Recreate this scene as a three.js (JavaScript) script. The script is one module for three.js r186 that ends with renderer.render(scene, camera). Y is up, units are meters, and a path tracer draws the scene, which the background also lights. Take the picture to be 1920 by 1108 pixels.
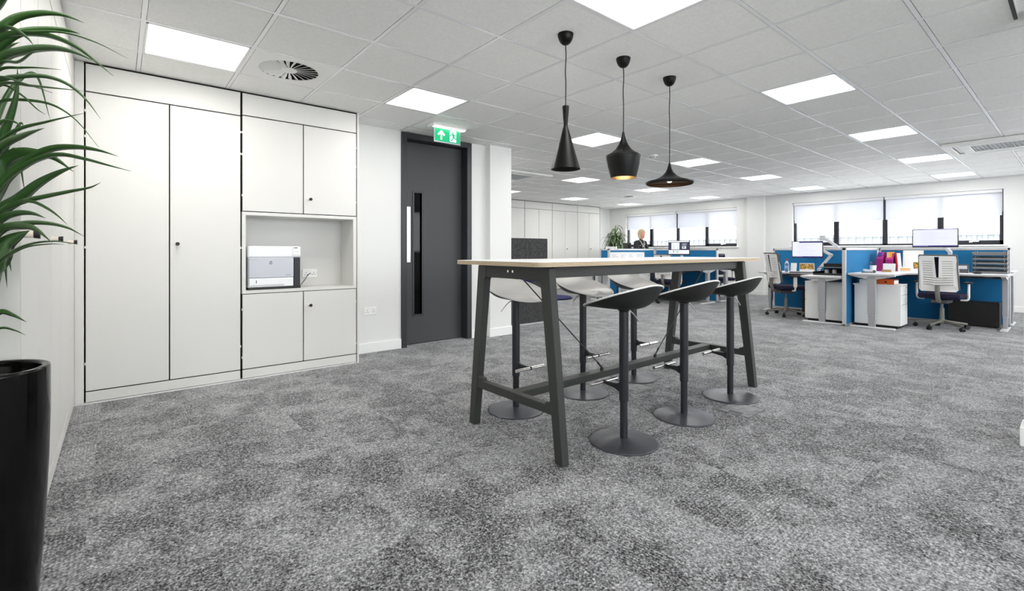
import * as THREE from 'three';
import { RoundedBoxGeometry } from 'three/addons/geometries/RoundedBoxGeometry.js';
import { mergeGeometries } from 'three/addons/utils/BufferGeometryUtils.js';
import { MarchingCubes } from 'three/addons/objects/MarchingCubes.js';
import { RectAreaLightUniformsLib } from 'three/addons/lights/RectAreaLightUniformsLib.js';

// ---------------------------------------------------------------- camera, sky, lights, exposure
const scene = new THREE.Scene();
const renderer = new THREE.WebGLRenderer({ antialias: true });
renderer.toneMapping = THREE.LinearToneMapping;
renderer.toneMappingExposure = 2.05;
renderer.shadowMap.enabled = true;
RectAreaLightUniformsLib.init();

const FOCAL = 889, EYE = 1.135;
const camera = new THREE.PerspectiveCamera(2 * Math.atan(554 / FOCAL) * 180 / Math.PI, 1920 / 1108, 0.05, 200);
camera.position.set(0, EYE, 0);
camera.lookAt(0.6383, EYE, -0.7698);
camera.setViewOffset(1920, 1108, 0, 84, 1920, 1108);       // lens shifted so that upright edges stay upright
scene.add(camera);

scene.background = new THREE.Color(0.91, 0.955, 1.0);         // bright overcast sky outside the windows
scene.backgroundIntensity = 4.8;

const PANEL_LIGHT = 6.8;                                       // radiance of the ceiling panels
const PANEL_TINT = new THREE.Color(1.0, 0.975, 0.93);

// ---------------------------------------------------------------- helpers
let seed = 20240611;
const rnd = () => { seed = (seed + 0x6D2B79F5) | 0; let t = Math.imul(seed ^ (seed >>> 15), 1 | seed); t = (t + Math.imul(t ^ (t >>> 7), 61 | t)) ^ t; return ((t ^ (t >>> 14)) >>> 0) / 4294967296; };
const rr = (a, b) => a + (b - a) * rnd();
const V = (x, y, z) => new THREE.Vector3(x, y, z);
const PI = Math.PI;

const taken = {};
function numbered(name) { const n = taken[name] = (taken[name] ?? -1) + 1; return n ? name + '_' + String(n).padStart(3, '0') : name; }
function xf(g, x = 0, y = 0, z = 0, rx = 0, ry = 0, rz = 0) {
  if (rx || ry || rz) g.applyMatrix4(new THREE.Matrix4().makeRotationFromEuler(new THREE.Euler(rx, ry, rz, 'YXZ')));
  return g.translate(x, y, z);
}
// box with uv in metres
function bx(w, h, d, x = 0, y = 0, z = 0, rx = 0, ry = 0, rz = 0) {
  const g = new THREE.BoxGeometry(w, h, d), uv = g.attributes.uv, s = [[d, h], [d, h], [w, d], [w, d], [w, h], [w, h]];
  for (let f = 0; f < 6; f++) for (let k = 0; k < 4; k++) uv.setXY(f * 4 + k, uv.getX(f * 4 + k) * s[f][0], uv.getY(f * 4 + k) * s[f][1]);
  return xf(g, x, y, z, rx, ry, rz);
}
const bb = (x0, x1, y0, y1, z0, z1) => bx(Math.abs(x1 - x0), Math.abs(y1 - y0), Math.abs(z1 - z0), (x0 + x1) / 2, (y0 + y1) / 2, (z0 + z1) / 2);
function rb(w, h, d, r, x = 0, y = 0, z = 0, rx = 0, ry = 0, rz = 0, seg = 2) {
  return xf(new RoundedBoxGeometry(w, h, d, seg, Math.min(r, w / 2.01, h / 2.01, d / 2.01)), x, y, z, rx, ry, rz);
}
const rbb = (x0, x1, y0, y1, z0, z1, r = 0.004, seg = 1) => rb(Math.abs(x1 - x0), Math.abs(y1 - y0), Math.abs(z1 - z0), r, (x0 + x1) / 2, (y0 + y1) / 2, (z0 + z1) / 2, 0, 0, 0, seg);
const cyl = (r1, r2, h, x = 0, y = 0, z = 0, seg = 24, rx = 0, ry = 0, rz = 0) => xf(new THREE.CylinderGeometry(r1, r2, h, seg), x, y, z, rx, ry, rz);
const sph = (r, x, y, z, a = 16, b = 12) => xf(new THREE.SphereGeometry(r, a, b), x, y, z);
const lathe = (pts, seg = 48) => new THREE.LatheGeometry(pts.map(([r, y]) => new THREE.Vector2(r, y)), seg);
function tube(pts, r, seg = 24, rad = 8) { return new THREE.TubeGeometry(new THREE.CatmullRomCurve3(pts.map(p => V(...p))), seg, r, rad); }
function rod(a, b, r, seg = 10, r2 = r) {
  const A = V(...a), B = V(...b), d = B.clone().sub(A), g = new THREE.CylinderGeometry(r2, r, d.length(), seg);
  g.applyQuaternion(new THREE.Quaternion().setFromUnitVectors(V(0, 1, 0), d.clone().normalize()));
  return g.translate((A.x + B.x) / 2, (A.y + B.y) / 2, (A.z + B.z) / 2);
}
// a straight bar of rectangular section from a to b: w across, t along side
function bar(a, b, w, t, side = [1, 0, 0], r = 0.004) {
  const A = V(...a), B = V(...b), y = B.clone().sub(A), L = y.length(); y.normalize();
  const x = V(...side).addScaledVector(y, -V(...side).dot(y)).normalize(), z = x.clone().cross(y);
  const g = r ? rb(t, L, w, r, 0, 0, 0, 0, 0, 0, 1) : bx(t, L, w);
  g.applyMatrix4(new THREE.Matrix4().makeBasis(x, y, z));
  return g.translate((A.x + B.x) / 2, (A.y + B.y) / 2, (A.z + B.z) / 2);
}
function shape(pts, holes = []) {
  const s = new THREE.Shape(pts.map(p => new THREE.Vector2(...p)));
  for (const h of holes) s.holes.push(new THREE.Path(h.map(p => new THREE.Vector2(...p))));
  return s;
}
function extr(s, depth, bevel = 0, curveSegments = 10) {
  return new THREE.ExtrudeGeometry(s, { depth, bevelEnabled: bevel > 0, bevelThickness: bevel, bevelSize: bevel, bevelOffset: -bevel, bevelSegments: 1, curveSegments });
}
const rect = (x0, x1, y0, y1) => [[x0, y0], [x1, y0], [x1, y1], [x0, y1]];
function circ(cx, cy, r, n = 48, a0 = 0, a1 = 2 * PI) { const o = []; for (let i = 0; i < n; i++) { const a = a0 + (a1 - a0) * i / n; o.push([cx + r * Math.cos(a), cy + r * Math.sin(a)]); } return o; }
function merge(list) {
  list = list.map(g => { g = g.index ? g.toNonIndexed() : g; for (const k of Object.keys(g.attributes)) if (!['position', 'normal', 'uv'].includes(k)) g.deleteAttribute(k); return g; });
  return list.length > 1 ? mergeGeometries(list) : list[0];
}
function mesh(name, geos, mat, parent) {
  const m = new THREE.Mesh(Array.isArray(geos) ? merge(geos) : geos, mat);
  m.name = parent ? name : numbered(name);
  m.castShadow = m.receiveShadow = true;
  (parent ?? scene).add(m);
  return m;
}
function tag(o, label, category, group, kind) { o.userData.label = label; if (category) o.userData.category = category; if (group) o.userData.group = group; if (kind) o.userData.kind = kind; return o; }
function thing(name, label, category, [x, y, z] = [0, 0, 0], turn = 0, group) {
  const o = new THREE.Group(); o.name = numbered(name); scene.add(o); o.position.set(x, y, z); o.rotation.y = turn;
  return tag(o, label, category, group);
}
function struct(name) { const o = new THREE.Group(); o.name = name; o.userData.kind = 'structure'; scene.add(o); return o; }
function structMesh(name, geos, mat) { const m = mesh(name, geos, mat); m.name = name; m.userData.kind = 'structure'; return m; }

// ---------------------------------------------------------------- textures
function periodicNoise(n, cells, r) {           // value noise on an n*n wrap-around sheet
  const g = new Float32Array(cells * cells); for (let i = 0; i < g.length; i++) g[i] = r();
  const out = new Float32Array(n * n), k = cells / n;
  const ix = new Int32Array(n), fx = new Float32Array(n);
  for (let i = 0; i < n; i++) { const t = i * k; ix[i] = Math.floor(t); const f = t - ix[i]; fx[i] = f * f * (3 - 2 * f); }
  for (let y = 0; y < n; y++) {
    const y0 = ix[y] % cells * cells, y1 = (ix[y] + 1) % cells * cells, fy = fx[y];
    for (let x = 0; x < n; x++) {
      const x0 = ix[x] % cells, x1 = (ix[x] + 1) % cells, f = fx[x];
      const a = g[y0 + x0] + (g[y0 + x1] - g[y0 + x0]) * f, b = g[y1 + x0] + (g[y1 + x1] - g[y1 + x0]) * f;
      out[y * n + x] = a + (b - a) * fy;
    }
  }
  return out;
}
function dataTex(n, fill, srgb = true) {
  const d = new Uint8Array(n * n * 4);
  for (let i = 0; i < n * n; i++) { const c = fill(i); d[i * 4] = c[0]; d[i * 4 + 1] = c[1]; d[i * 4 + 2] = c[2]; d[i * 4 + 3] = 255; }
  const t = new THREE.DataTexture(d, n, n); t.wrapS = t.wrapT = THREE.RepeatWrapping; t.magFilter = THREE.LinearFilter; t.minFilter = THREE.LinearMipmapLinearFilter; t.generateMipmaps = true;
  if (srgb) t.colorSpace = THREE.SRGBColorSpace; t.needsUpdate = true; return t;
}
function canvasTex(w, h, draw) {
  const c = document.createElement('canvas'); c.width = w; c.height = h; draw(c.getContext('2d'), w, h);
  const t = new THREE.CanvasTexture(c); t.colorSpace = THREE.SRGBColorSpace; return t;
}
const cl8 = v => v < 0 ? 0 : v > 255 ? 255 : v;

// loop-pile carpet: 4.096 m of yarn pattern at 2 mm a pixel
const CN = 2048, CARPET_M = 4.096;
let carpetMap, carpetBump;
{
  const f0 = periodicNoise(CN, 2048, rnd), f1 = periodicNoise(CN, 1024, rnd), f2 = periodicNoise(CN, 560, rnd), m1 = periodicNoise(CN, 96, rnd), m2 = periodicNoise(CN, 36, rnd), m3 = periodicNoise(CN, 15, rnd), m4 = periodicNoise(CN, 8, rnd), m5 = periodicNoise(CN, 11, rnd);
  const val = new Float32Array(CN * CN);
  for (let y = 0; y < CN; y++) for (let x = 0; x < CN; x++) {
    const i = y * CN + x;
    const patch = (m4[i] * 0.5 + m3[i] * 0.9 + m2[i] * 0.75 + m1[i] * 0.45) / 2.6;           // mottled design, light and dark fields
    const p = Math.min(1, Math.max(0, (patch - 0.36) * 3.6));
    const rib = m5[i] > 0.66 ? 0.5 + 0.5 * Math.sin(x * 2 * PI / 7) : 0.5;                    // ribbed fields
    let s = f0[i] * 0.3 + f1[i] * 0.85 + f2[i] * 0.6; s = (s / 1.75 - 0.5) * 2;              // yarn speckle
    val[i] = 125 + (p - 0.5) * 36 + s * (130 - p * 34) + (rib - 0.5) * 26;
  }
  carpetMap = dataTex(CN, i => { const v = cl8(val[i]); return [v, v, cl8(v * 1.012)]; });
  carpetBump = dataTex(1024, i => { const v = cl8(val[(i >> 10) * 2 * CN + (i & 1023) * 2]); return [v, v, v]; }, false);
}
// fine mineral-fibre speckle for ceiling tiles
const tileMap = (() => { const a = periodicNoise(512, 256, rnd), b = periodicNoise(512, 64, rnd); return dataTex(512, i => { const v = 245 + (a[i] - 0.5) * 9 + (b[i] - 0.5) * 5; return [v, v, v - 2]; }); })();
const tileBump = (() => { const a = periodicNoise(512, 256, rnd); return dataTex(512, i => { const v = a[i] * 255; return [v, v, v]; }, false); })();
// woven cloth
const weaveBump = (() => dataTex(256, i => { const x = i & 255, y = i >> 8; const v = 128 + 90 * Math.sin(x * PI / 4) * Math.cos(y * PI / 4) + (rnd() - 0.5) * 60; return [cl8(v), cl8(v), cl8(v)]; }, false))();
const feltMap = (() => { const a = periodicNoise(256, 128, rnd); return dataTex(256, i => { const v = 62 + (a[i] - 0.5) * 46; return [v, v, v]; }); })();
// birch plywood edge: thin layers stacked in height, grain along the length
const plyMap = canvasTex(1024, 64, (c, w, h) => {
  for (let y = 0; y < h; y++) {
    const layer = Math.floor(y / h * 13), odd = layer & 1;
    for (let x = 0; x < w; x += 3) {
      const n = Math.sin(x * 0.021 + layer * 9) * 6 + (rnd() - 0.5) * 34;
      const b = odd ? [150, 128, 104] : [213, 194, 164];
      c.fillStyle = `rgb(${b.map(v => Math.round(cl8(v + n))).join(',')})`; c.fillRect(x, y, 3, 1);
    }
  }
});
plyMap.wrapS = plyMap.wrapT = THREE.RepeatWrapping;
const leafMapOf = (a, b) => canvasTex(64, 256, (c, w, h) => {
  for (let x = 0; x < w; x++) { const k = 0.5 + 0.5 * Math.sin(x * 1.1) * Math.sin(x * 0.37 + 1), m = Math.abs(x / w - 0.5) < 0.04 ? 0.35 : 0;
    const q = a.map((v, i) => Math.round(v + (b[i] - v) * Math.min(1, k * 0.8 + m))); c.fillStyle = `rgb(${q.join(',')})`; c.fillRect(x, 0, 1, h); }
});

// ---------------------------------------------------------------- materials
const std = (color, roughness = 0.6, metalness = 0, more = {}) => new THREE.MeshStandardMaterial({ color, roughness, metalness, ...more });
const phys = (color, roughness, more = {}) => new THREE.MeshPhysicalMaterial({ color, roughness, ...more });
const M = {
  wall: std('#e8e8e6', 0.85),
  trim: std('#f3f3f1', 0.45),
  cupboard: std('#dddcd8', 0.5),
  cupboardEdge: std('#c9c8c1', 0.55),
  gap: std('#1a1918', 0.9),
  tile: std('#ffffff', 0.95, 0, { map: tileMap, bumpMap: tileBump, bumpScale: 0.0002 }),
  tee: std('#f6f6f8', 0.22),
  slab: std('#8f8f8c', 0.9),
  carpet: phys('#ffffff', 0.97, { map: carpetMap, bumpMap: carpetBump, bumpScale: 0.004, sheen: 0.8, sheenRoughness: 0.45, sheenColor: new THREE.Color(1, 1, 1), specularIntensity: 0.4 }),
  doorLeaf: std('#414143', 0.55),
  doorFrame: std('#2d2e33', 0.42),
  steel: std('#c9c9c7', 0.28, 1),
  chrome: std('#e2e2e2', 0.12, 1),
  paneDark: phys('#8a8f96', 0.05, { transmission: 1, thickness: 0, ior: 1.25 }),
  pane: phys('#ffffff', 0.0, { transmission: 1, thickness: 0, ior: 1.45 }),
  frameBlack: std('#20222b', 0.45),
  blind: phys('#eceef4', 0.95, { transmission: 0.22, thickness: 0 }),
  blindRail: std('#e9e9ec', 0.4),
  powder: std('#343634', 0.46),
  stoolMetal: std('#2b2c31', 0.4, 0.25),
  stoolBase: std('#4b4c54', 0.32, 0.4),
  shellBlack: std('#1b1c1a', 0.5),
  shellWhite: phys('#e4e3e1', 0.42, { clearcoat: 0.15, clearcoatRoughness: 0.4 }),
  laminate: std('#f5f5f6', 0.3),
  ply: std('#ffffff', 0.6, 0, { map: plyMap }),
  black: std('#141414', 0.5),
  blackSatin: phys('#0b0b0b', 0.4, { specularIntensity: 0.45 }),
  bronze: std('#4a3524', 0.45, 0.8),
  brass: std('#b39c74', 0.4, 1),
  cord: std('#101010', 0.7),
  panelFrame: std('#f4f4f4', 0.4),
  panelGlow: std('#ffffff', 0.6, 0, { emissive: new THREE.Color(1, 0.99, 0.97), emissiveIntensity: 1.3 }),
  bulb: std('#ffffff', 0.4, 0, { emissive: new THREE.Color(1, 0.86, 0.62), emissiveIntensity: 1.6 }),
  signGreen: std('#00935a', 0.4, 0, { emissive: new THREE.Color(0.0, 0.28, 0.13), emissiveIntensity: 0.5 }),
  signWhite: std('#f4fbf7', 0.4, 0, { emissive: new THREE.Color(0.9, 1, 0.94), emissiveIntensity: 0.3 }),
  plastic: std('#f2f2f0', 0.4),
  plasticGrey: std('#c3c5ca', 0.45),
  printerWhite: std('#ecedf0', 0.4),
  printerGrey: std('#c4c7cf', 0.45),
  printerDark: std('#23262c', 0.45),
  blue: std('#126da0', 0.9, 0, { bumpMap: weaveBump, bumpScale: 0.0006 }),
  alu: std('#cfd0d2', 0.38, 0.55),
  deskTop: std('#f0f0f2', 0.4),
  deskEdge: std('#c5c4c6', 0.5),
  leg: std('#a9a9ad', 0.42, 0.35),
  legWhite: std('#d9d9dc', 0.42),
  pedestal: std('#ececea', 0.45),
  purple: std('#151231', 0.9, 0, { bumpMap: weaveBump, bumpScale: 0.0008 }),
  navy: std('#1f2160', 0.85, 0, { bumpMap: weaveBump, bumpScale: 0.0008 }),
  chairShell: std('#e9e8e6', 0.42),
  chairGrey: std('#7b7973', 0.4, 0.3),
  felt: std('#ffffff', 0.97, 0, { map: feltMap, bumpMap: weaveBump, bumpScale: 0.001 }),
  pot: phys('#050505', 0.13, { specularIntensity: 0.55 }),
  soil: std('#1c1611', 0.98),
  stem: std('#5a4a33', 0.9),
  palmLeaf: phys('#ffffff', 0.5, { map: leafMapOf([32, 72, 18], [64, 112, 34]), side: THREE.DoubleSide, transmission: 0.3, thickness: 0 }),
  farLeaf: std('#4a6638', 0.5),
  orange: std('#e2601a', 0.5), red: std('#c4262c', 0.5), magenta: std('#a61877', 0.5), yellow: std('#e7b23a', 0.5), violet: std('#5a3fa0', 0.5), salmon: std('#f2c08e', 0.6),
  paper: std('#f6f6f4', 0.8), wood: std('#b58a55', 0.6), greyDark: std('#4d4e52', 0.5), trayGrey: std('#77787a', 0.35, 0.1),
  clearPlastic: phys('#dfeaf6', 0.08, { transmission: 0.9, thickness: 0.01, ior: 1.4 }),
  skin: std('#d9a083', 0.6), hair: std('#cfbf9d', 0.65), dress: std('#22242a', 0.85), lanyard: std('#e7dfd2', 0.7), trousers: std('#1c1d22', 0.9),
  concrete: std('#d6d5d0', 0.9), cladding: std('#757a7e', 0.7),
};

// ---------------------------------------------------------------- the setting
const H = 2.53, XL = -2.6, XW = 12.75, ZF = -10.2, ZB = 3.0, ZD = -5.08, XC = 4.12;
const GX = 2.515, GZ = -1.8305, T = 0.6;                       // a crossing of the ceiling grid
const lights = [];                                            // [i, j] of lit cells, filled below

// floor of carpet tiles
{
  const floor = struct('floor');
  mesh('slab', bb(XL - 0.3, XW + 0.3, -0.3, -0.007, ZF - 0.3, ZB + 0.3), M.slab, floor);
  const S = 0.5, variants = [];
  for (let k = 0; k < 48; k++) {
    const g = bx(S - 0.0003, 0.007, S - 0.0003, 0, -0.0035, 0), p = g.attributes.position, uv = g.attributes.uv, ou = rnd(), ov = rnd(), q = k & 3;
    for (let i = 0; i < p.count; i++) { let a = p.getX(i), b = p.getZ(i); if (q === 1) [a, b] = [b, -a]; else if (q === 2) [a, b] = [-a, -b]; else if (q === 3) [a, b] = [-b, a]; uv.setXY(i, ou + a / CARPET_M, ov + b / CARPET_M); }
    variants.push(g);
  }
  const cells = [];
  for (let x = XL; x < XW; x += S) for (let z = ZF; z < ZB; z += S) {
    const cx = x + S / 2, cz = z + S / 2;
    if (cx < XC - 0.1 && cz < ZD - 0.3) continue;
    const d = cx * 0.6383 - cz * 0.7698, r = cx * 0.7698 + cz * 0.6383, seen = d > 0.9 && Math.abs(r / d) < 1.3;
    cells.push([cx, cz, seen ? d : 100 + Math.hypot(cx, cz)]);
  }
  cells.sort((a, b) => a[2] - b[2]);
  const rest = [];
  cells.forEach(([x, z], n) => {
    const g = variants[Math.floor(rnd() * 48)];
    if (n < 300) { const t = mesh('carpet_tile', g, M.carpet, floor); t.position.set(x, 0, z); } else rest.push(g.clone().translate(x, 0, z));
  });
  const far = mesh('carpet_tiles', rest, M.carpet, floor); far.userData.kind = 'stuff';
}
// ceiling: mineral tiles in an exposed grid
const cellX = i => GX + (i + 0.5) * T, cellZ = j => GZ - (j + 0.5) * T;
const lit = [[-4, 3], [-1, 3], [-1, -1], [3, -1], [3, 3], [7, -1], [7, 3], [7, 7], [11, -1], [11, 3], [11, 7], [15, -1], [15, 3], [15, 7], [7, 11], [11, 11], [15, 11], [3, 7], [3, 11], [-5, -1], [-1, -5], [7, -5], [11, -5], [15, -5]];
const vents = [[-3, 3], [12, 9]];
const cassettes = [[8.78, -0.69], [5.63, -6.72]];
{
  const ceiling = struct('ceiling');
  mesh('slab', bb(XL - 0.3, XW + 0.3, H + 0.12, H + 0.4, ZF - 0.3, ZB + 0.3), M.slab, ceiling);
  const full = bx(0.57, 0.018, 0.57, 0, H - 0.001 + 0.009, 0), cells = [];
  const skip = new Set([...lit, ...vents].map(c => c.join()));
  for (let i = -9; i < 18; i++) for (let j = -9; j < 15; j++) {
    const x0 = Math.max(cellX(i) - 0.285, XL), x1 = Math.min(cellX(i) + 0.285, XW), z0 = Math.max(cellZ(j) - 0.285, ZF), z1 = Math.min(cellZ(j) + 0.285, ZB);
    if (x1 - x0 < 0.02 || z1 - z0 < 0.02 || skip.has([i, j].join())) continue;
    const cx = cellX(i), cz = cellZ(j);
    if (cx < XC - 0.3 && cz < ZD - 0.3) continue;
    if (cassettes.some(([a, b]) => x0 > a - 0.5 && x1 < a + 0.5 && z0 > b - 0.5 && z1 < b + 0.5)) continue;
    const d = cx * 0.6383 - cz * 0.7698, r = cx * 0.7698 + cz * 0.6383, seen = d > 1.9 && Math.abs(r / d) < 1.35;
    cells.push([x0, x1, z0, z1, seen ? d : 100 + Math.hypot(cx, cz)]);
  }
  cells.sort((a, b) => a[4] - b[4]);
  const rest = [];
  cells.forEach(([x0, x1, z0, z1], n) => {
    const whole = x1 - x0 > 0.569 && z1 - z0 > 0.569, cx = (x0 + x1) / 2, cz = (z0 + z1) / 2;
    if (n < 300) { const t = mesh('ceiling_tile', whole ? full : bx(x1 - x0, 0.018, z1 - z0, 0, H + 0.008, 0), M.tile, ceiling); t.position.set(cx, 0, cz); }
    else rest.push(bx(x1 - x0, 0.018, z1 - z0, cx, H + 0.008, cz));
  });
  const far = mesh('ceiling_tiles', rest, M.tile, ceiling); far.userData.kind = 'stuff';
  for (let j = -8; j < 15; j++) { const z = GZ - j * T; if (z < ZF || z > ZB) continue; const x0 = z < ZD - 0.1 ? XC - 0.1 : XL; mesh('main_tee', [bb(x0, XW, H - 0.003, H, z - 0.012, z + 0.012), bb(x0, XW, H, H + 0.04, z - 0.001, z + 0.001)], M.tee, ceiling); }
  for (let i = -8; i < 18; i++) { const x = GX + i * T; if (x < XL || x > XW) continue; const z0 = x < XC ? ZD - 0.1 : ZF; mesh('cross_tee', [bb(x - 0.012, x + 0.012, H - 0.0025, H, z0, ZB), bb(x - 0.001, x + 0.001, H, H + 0.035, z0, ZB)], M.tee, ceiling); }
}
// walls
const WY0 = 1.25, WY1 = 2.30, WINS = [[-9.56, -5.94], [-4.58, -0.96]];
structMesh('wall_window_side', [
  bb(XW, XW + 0.3, 0, WY0, ZF - 0.2, ZB + 0.2), bb(XW, XW + 0.3, WY1, H + 0.12, ZF - 0.2, ZB + 0.2),
  bb(XW, XW + 0.3, WY0, WY1, ZF - 0.2, WINS[0][0]), bb(XW, XW + 0.3, WY0, WY1, WINS[0][1], WINS[1][0]), bb(XW, XW + 0.3, WY0, WY1, WINS[1][1], ZB + 0.2),
  bb(XW - 0.1, XW, 0, H + 0.02, -5.62, -5.2)], M.wall);
structMesh('wall_far_end', bb(XL - 0.2, XW + 0.2, 0, H + 0.12, ZF - 0.2, ZF), M.wall);
structMesh('wall_left', bb(XL - 0.2, XL, 0, H + 0.12, ZF - 0.2, ZB + 0.2), M.wall);
const BACKWIN = [[-2.2, 3.8], [4.6, 12.2]], BY0 = 1.05, BY1 = 2.4;      // the office's other glazed side, behind the photographer
structMesh('wall_behind', [bb(XL - 0.2, XW + 0.2, 0, BY0, ZB, ZB + 0.2), bb(XL - 0.2, XW + 0.2, BY1, H + 0.12, ZB, ZB + 0.2), bb(XL - 0.2, BACKWIN[0][0], BY0, BY1, ZB, ZB + 0.2), bb(BACKWIN[0][1], BACKWIN[1][0], BY0, BY1, ZB, ZB + 0.2), bb(BACKWIN[1][1], XW + 0.2, BY0, BY1, ZB, ZB + 0.2)], M.wall);
BACKWIN.forEach(([x0, x1], n) => {
  const w = struct('window_' + (n + 3)), z = ZB + 0.1, k = n ? 7 : 6, pw = (x1 - x0) / k;
  mesh('frame', [bb(x0, x1, BY0, BY0 + 0.06, z, z + 0.06), bb(x0, x1, BY1 - 0.06, BY1, z, z + 0.06), bb(x0, x0 + 0.06, BY0, BY1, z, z + 0.06), bb(x1 - 0.06, x1, BY0, BY1, z, z + 0.06)], M.frameBlack, w);
  for (let q = 1; q < k; q++) mesh('mullion', bb(x0 + q * pw - 0.03, x0 + q * pw + 0.03, BY0, BY1, z, z + 0.06), M.frameBlack, w);
  for (let q = 0; q < k; q++) mesh('pane', bb(x0 + q * pw + 0.03, x0 + (q + 1) * pw - 0.03, BY0 + 0.06, BY1 - 0.06, z + 0.02, z + 0.026), M.pane, w);
});
structMesh('wall_door_side', [bb(XL, 2.53, 0, H + 0.12, ZD - 0.22, ZD), bb(3.52, XC, 0, H + 0.12, ZD - 0.22, ZD), bb(2.53, 3.52, H - 0.005, H + 0.12, ZD - 0.22, ZD),
  bb(3.76, XC, 0, H + 0.02, ZD, -4.985), bb(XC - 0.2, XC, 0, H + 0.12, ZF, ZD - 0.22)], M.wall);
structMesh('wall_right_end', bb(4.045, 4.22, 0, H + 0.12, -0.222, ZB), M.wall);
const bh = 0.11, skirt = (x0, x1, z0, z1) => [rbb(x0, x1, 0, bh, z0, z1, 0.004)];
structMesh('baseboard_door_side', [...skirt(1.875, 2.53, ZD, ZD + 0.016), ...skirt(3.52, 3.76, ZD, ZD + 0.016), ...skirt(3.744, XC + 0.016, -4.985, -4.969), ...skirt(XC, XC + 0.016, ZF, -4.97)], M.trim);
structMesh('baseboard_window_side', [...skirt(XW - 0.016, XW, ZF, -5.62), ...skirt(XW - 0.116, XW - 0.1, -5.62, -5.2), ...skirt(XW - 0.016, XW, -5.2, ZB)], M.trim);
structMesh('baseboard_far_end', skirt(XC, XW, ZF, ZF + 0.016), M.trim);
structMesh('baseboard_right_end', skirt(4.029, 4.236, -0.238, ZB - 0.001), M.trim);

// windows
WINS.forEach(([z0, z1], n) => {
  const w = struct('window_' + (n + 1)), x = XW + 0.12, fw = 0.06, pw = (z1 - z0) / 4;
  mesh('frame', [bb(x, x + 0.06, WY0, WY0 + 0.035, z0, z1), bb(x, x + 0.06, WY1 - fw, WY1, z0, z1), bb(x, x + 0.06, WY0, WY1, z0, z0 + fw), bb(x, x + 0.06, WY0, WY1, z1 - fw, z1)], M.frameBlack, w);
  for (let k = 1; k < 4; k++) mesh('mullion', bb(x, x + 0.065, WY0, WY1, z0 + k * pw - 0.045, z0 + k * pw + 0.045), M.frameBlack, w);
  for (let k = 0; k < 4; k++) {
    const a = z0 + k * pw + 0.045, b = z0 + (k + 1) * pw - 0.045, sash = k === 0 || k === 3;
    if (sash) {
      const s = mesh('sash', [bb(x - 0.02, x + 0.04, WY0 + 0.02, WY0 + 0.085, a - 0.03, b + 0.03), bb(x - 0.02, x + 0.04, WY1 - 0.08, WY1 - 0.02, a - 0.03, b + 0.03), bb(x - 0.02, x + 0.04, WY0 + 0.02, WY1 - 0.02, a - 0.03, a + 0.01), bb(x - 0.02, x + 0.04, WY0 + 0.02, WY1 - 0.02, b - 0.01, b + 0.03)], M.frameBlack, w);
      mesh('handle', [rb(0.02, 0.03, 0.05, 0.005, x - 0.03, WY0 + 0.06, (a + b) / 2), rb(0.018, 0.02, 0.13, 0.006, x - 0.045, WY0 + 0.068, (a + b) / 2 + 0.05)], M.plastic, s);
    }
    mesh('pane', bb(x + 0.02, x + 0.026, WY0 + 0.02, WY1 - 0.02, a, b), M.pane, w);
  }
  mesh('sill', rbb(XW - 0.035, x, WY0 - 0.03, WY0, z0 - 0.05, z1 + 0.05, 0.006), M.trim, w);
  const mid = (z0 + z1) / 2;
  [[z0 + 0.015, mid - 0.012], [mid + 0.012, z1 - 0.015]].forEach(([a, b], k) => {
    const b0 = thing('roller_blind', `white roller blind over the ${k ? 'right' : 'left'} half of the window behind ${n ? 'the right-hand desks' : 'the standing woman'}`, 'blind', [XW + 0.083, WY1, (a + b) / 2], 0);
    const L = (b - a) / 2;
    mesh('fabric', bx(0.0012, 0.46, 2 * L - 0.02, 0, -0.25, 0), M.blind, b0);
    mesh('head_box', rb(0.06, 0.06, 2 * L, 0.006, -0.025, -0.032, 0), M.blindRail, b0);
    mesh('bottom_rail', rb(0.012, 0.018, 2 * L - 0.02, 0.004, 0, -0.485, 0), M.blindRail, b0);
    mesh('chain', rod([0.0, -0.06, (k ? L : -L) * 0.995], [0, -0.42, (k ? L : -L) * 0.995], 0.003, 6), M.blindRail, b0);
  });
});

// world outside: a low ribbed building across the yard
{
  const o = thing('warehouse', 'pale ribbed metal warehouse seen through the windows', 'building', [34, -4, -8]);
  const g = []; for (let k = 0; k < 150; k++) g.push(bx(0.06, 6, 0.16, -0.03, 3, -30 + k * 0.4));
  mesh('wall', [bb(0, 8, 0, 6, -30, 30), ...g], M.cladding, o);
  mesh('gutter', bb(-0.2, 0.1, 5.95, 6.1, -30, 30), M.leg, o);
  const y = thing('yard', 'pale concrete yard outside the windows', 'ground', [0, 0, 0]); y.userData.kind = 'structure'; delete y.userData.category;
  mesh('paving', bb(-60, 80, -4.3, -4, -60, 60), M.concrete, y);
}

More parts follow.
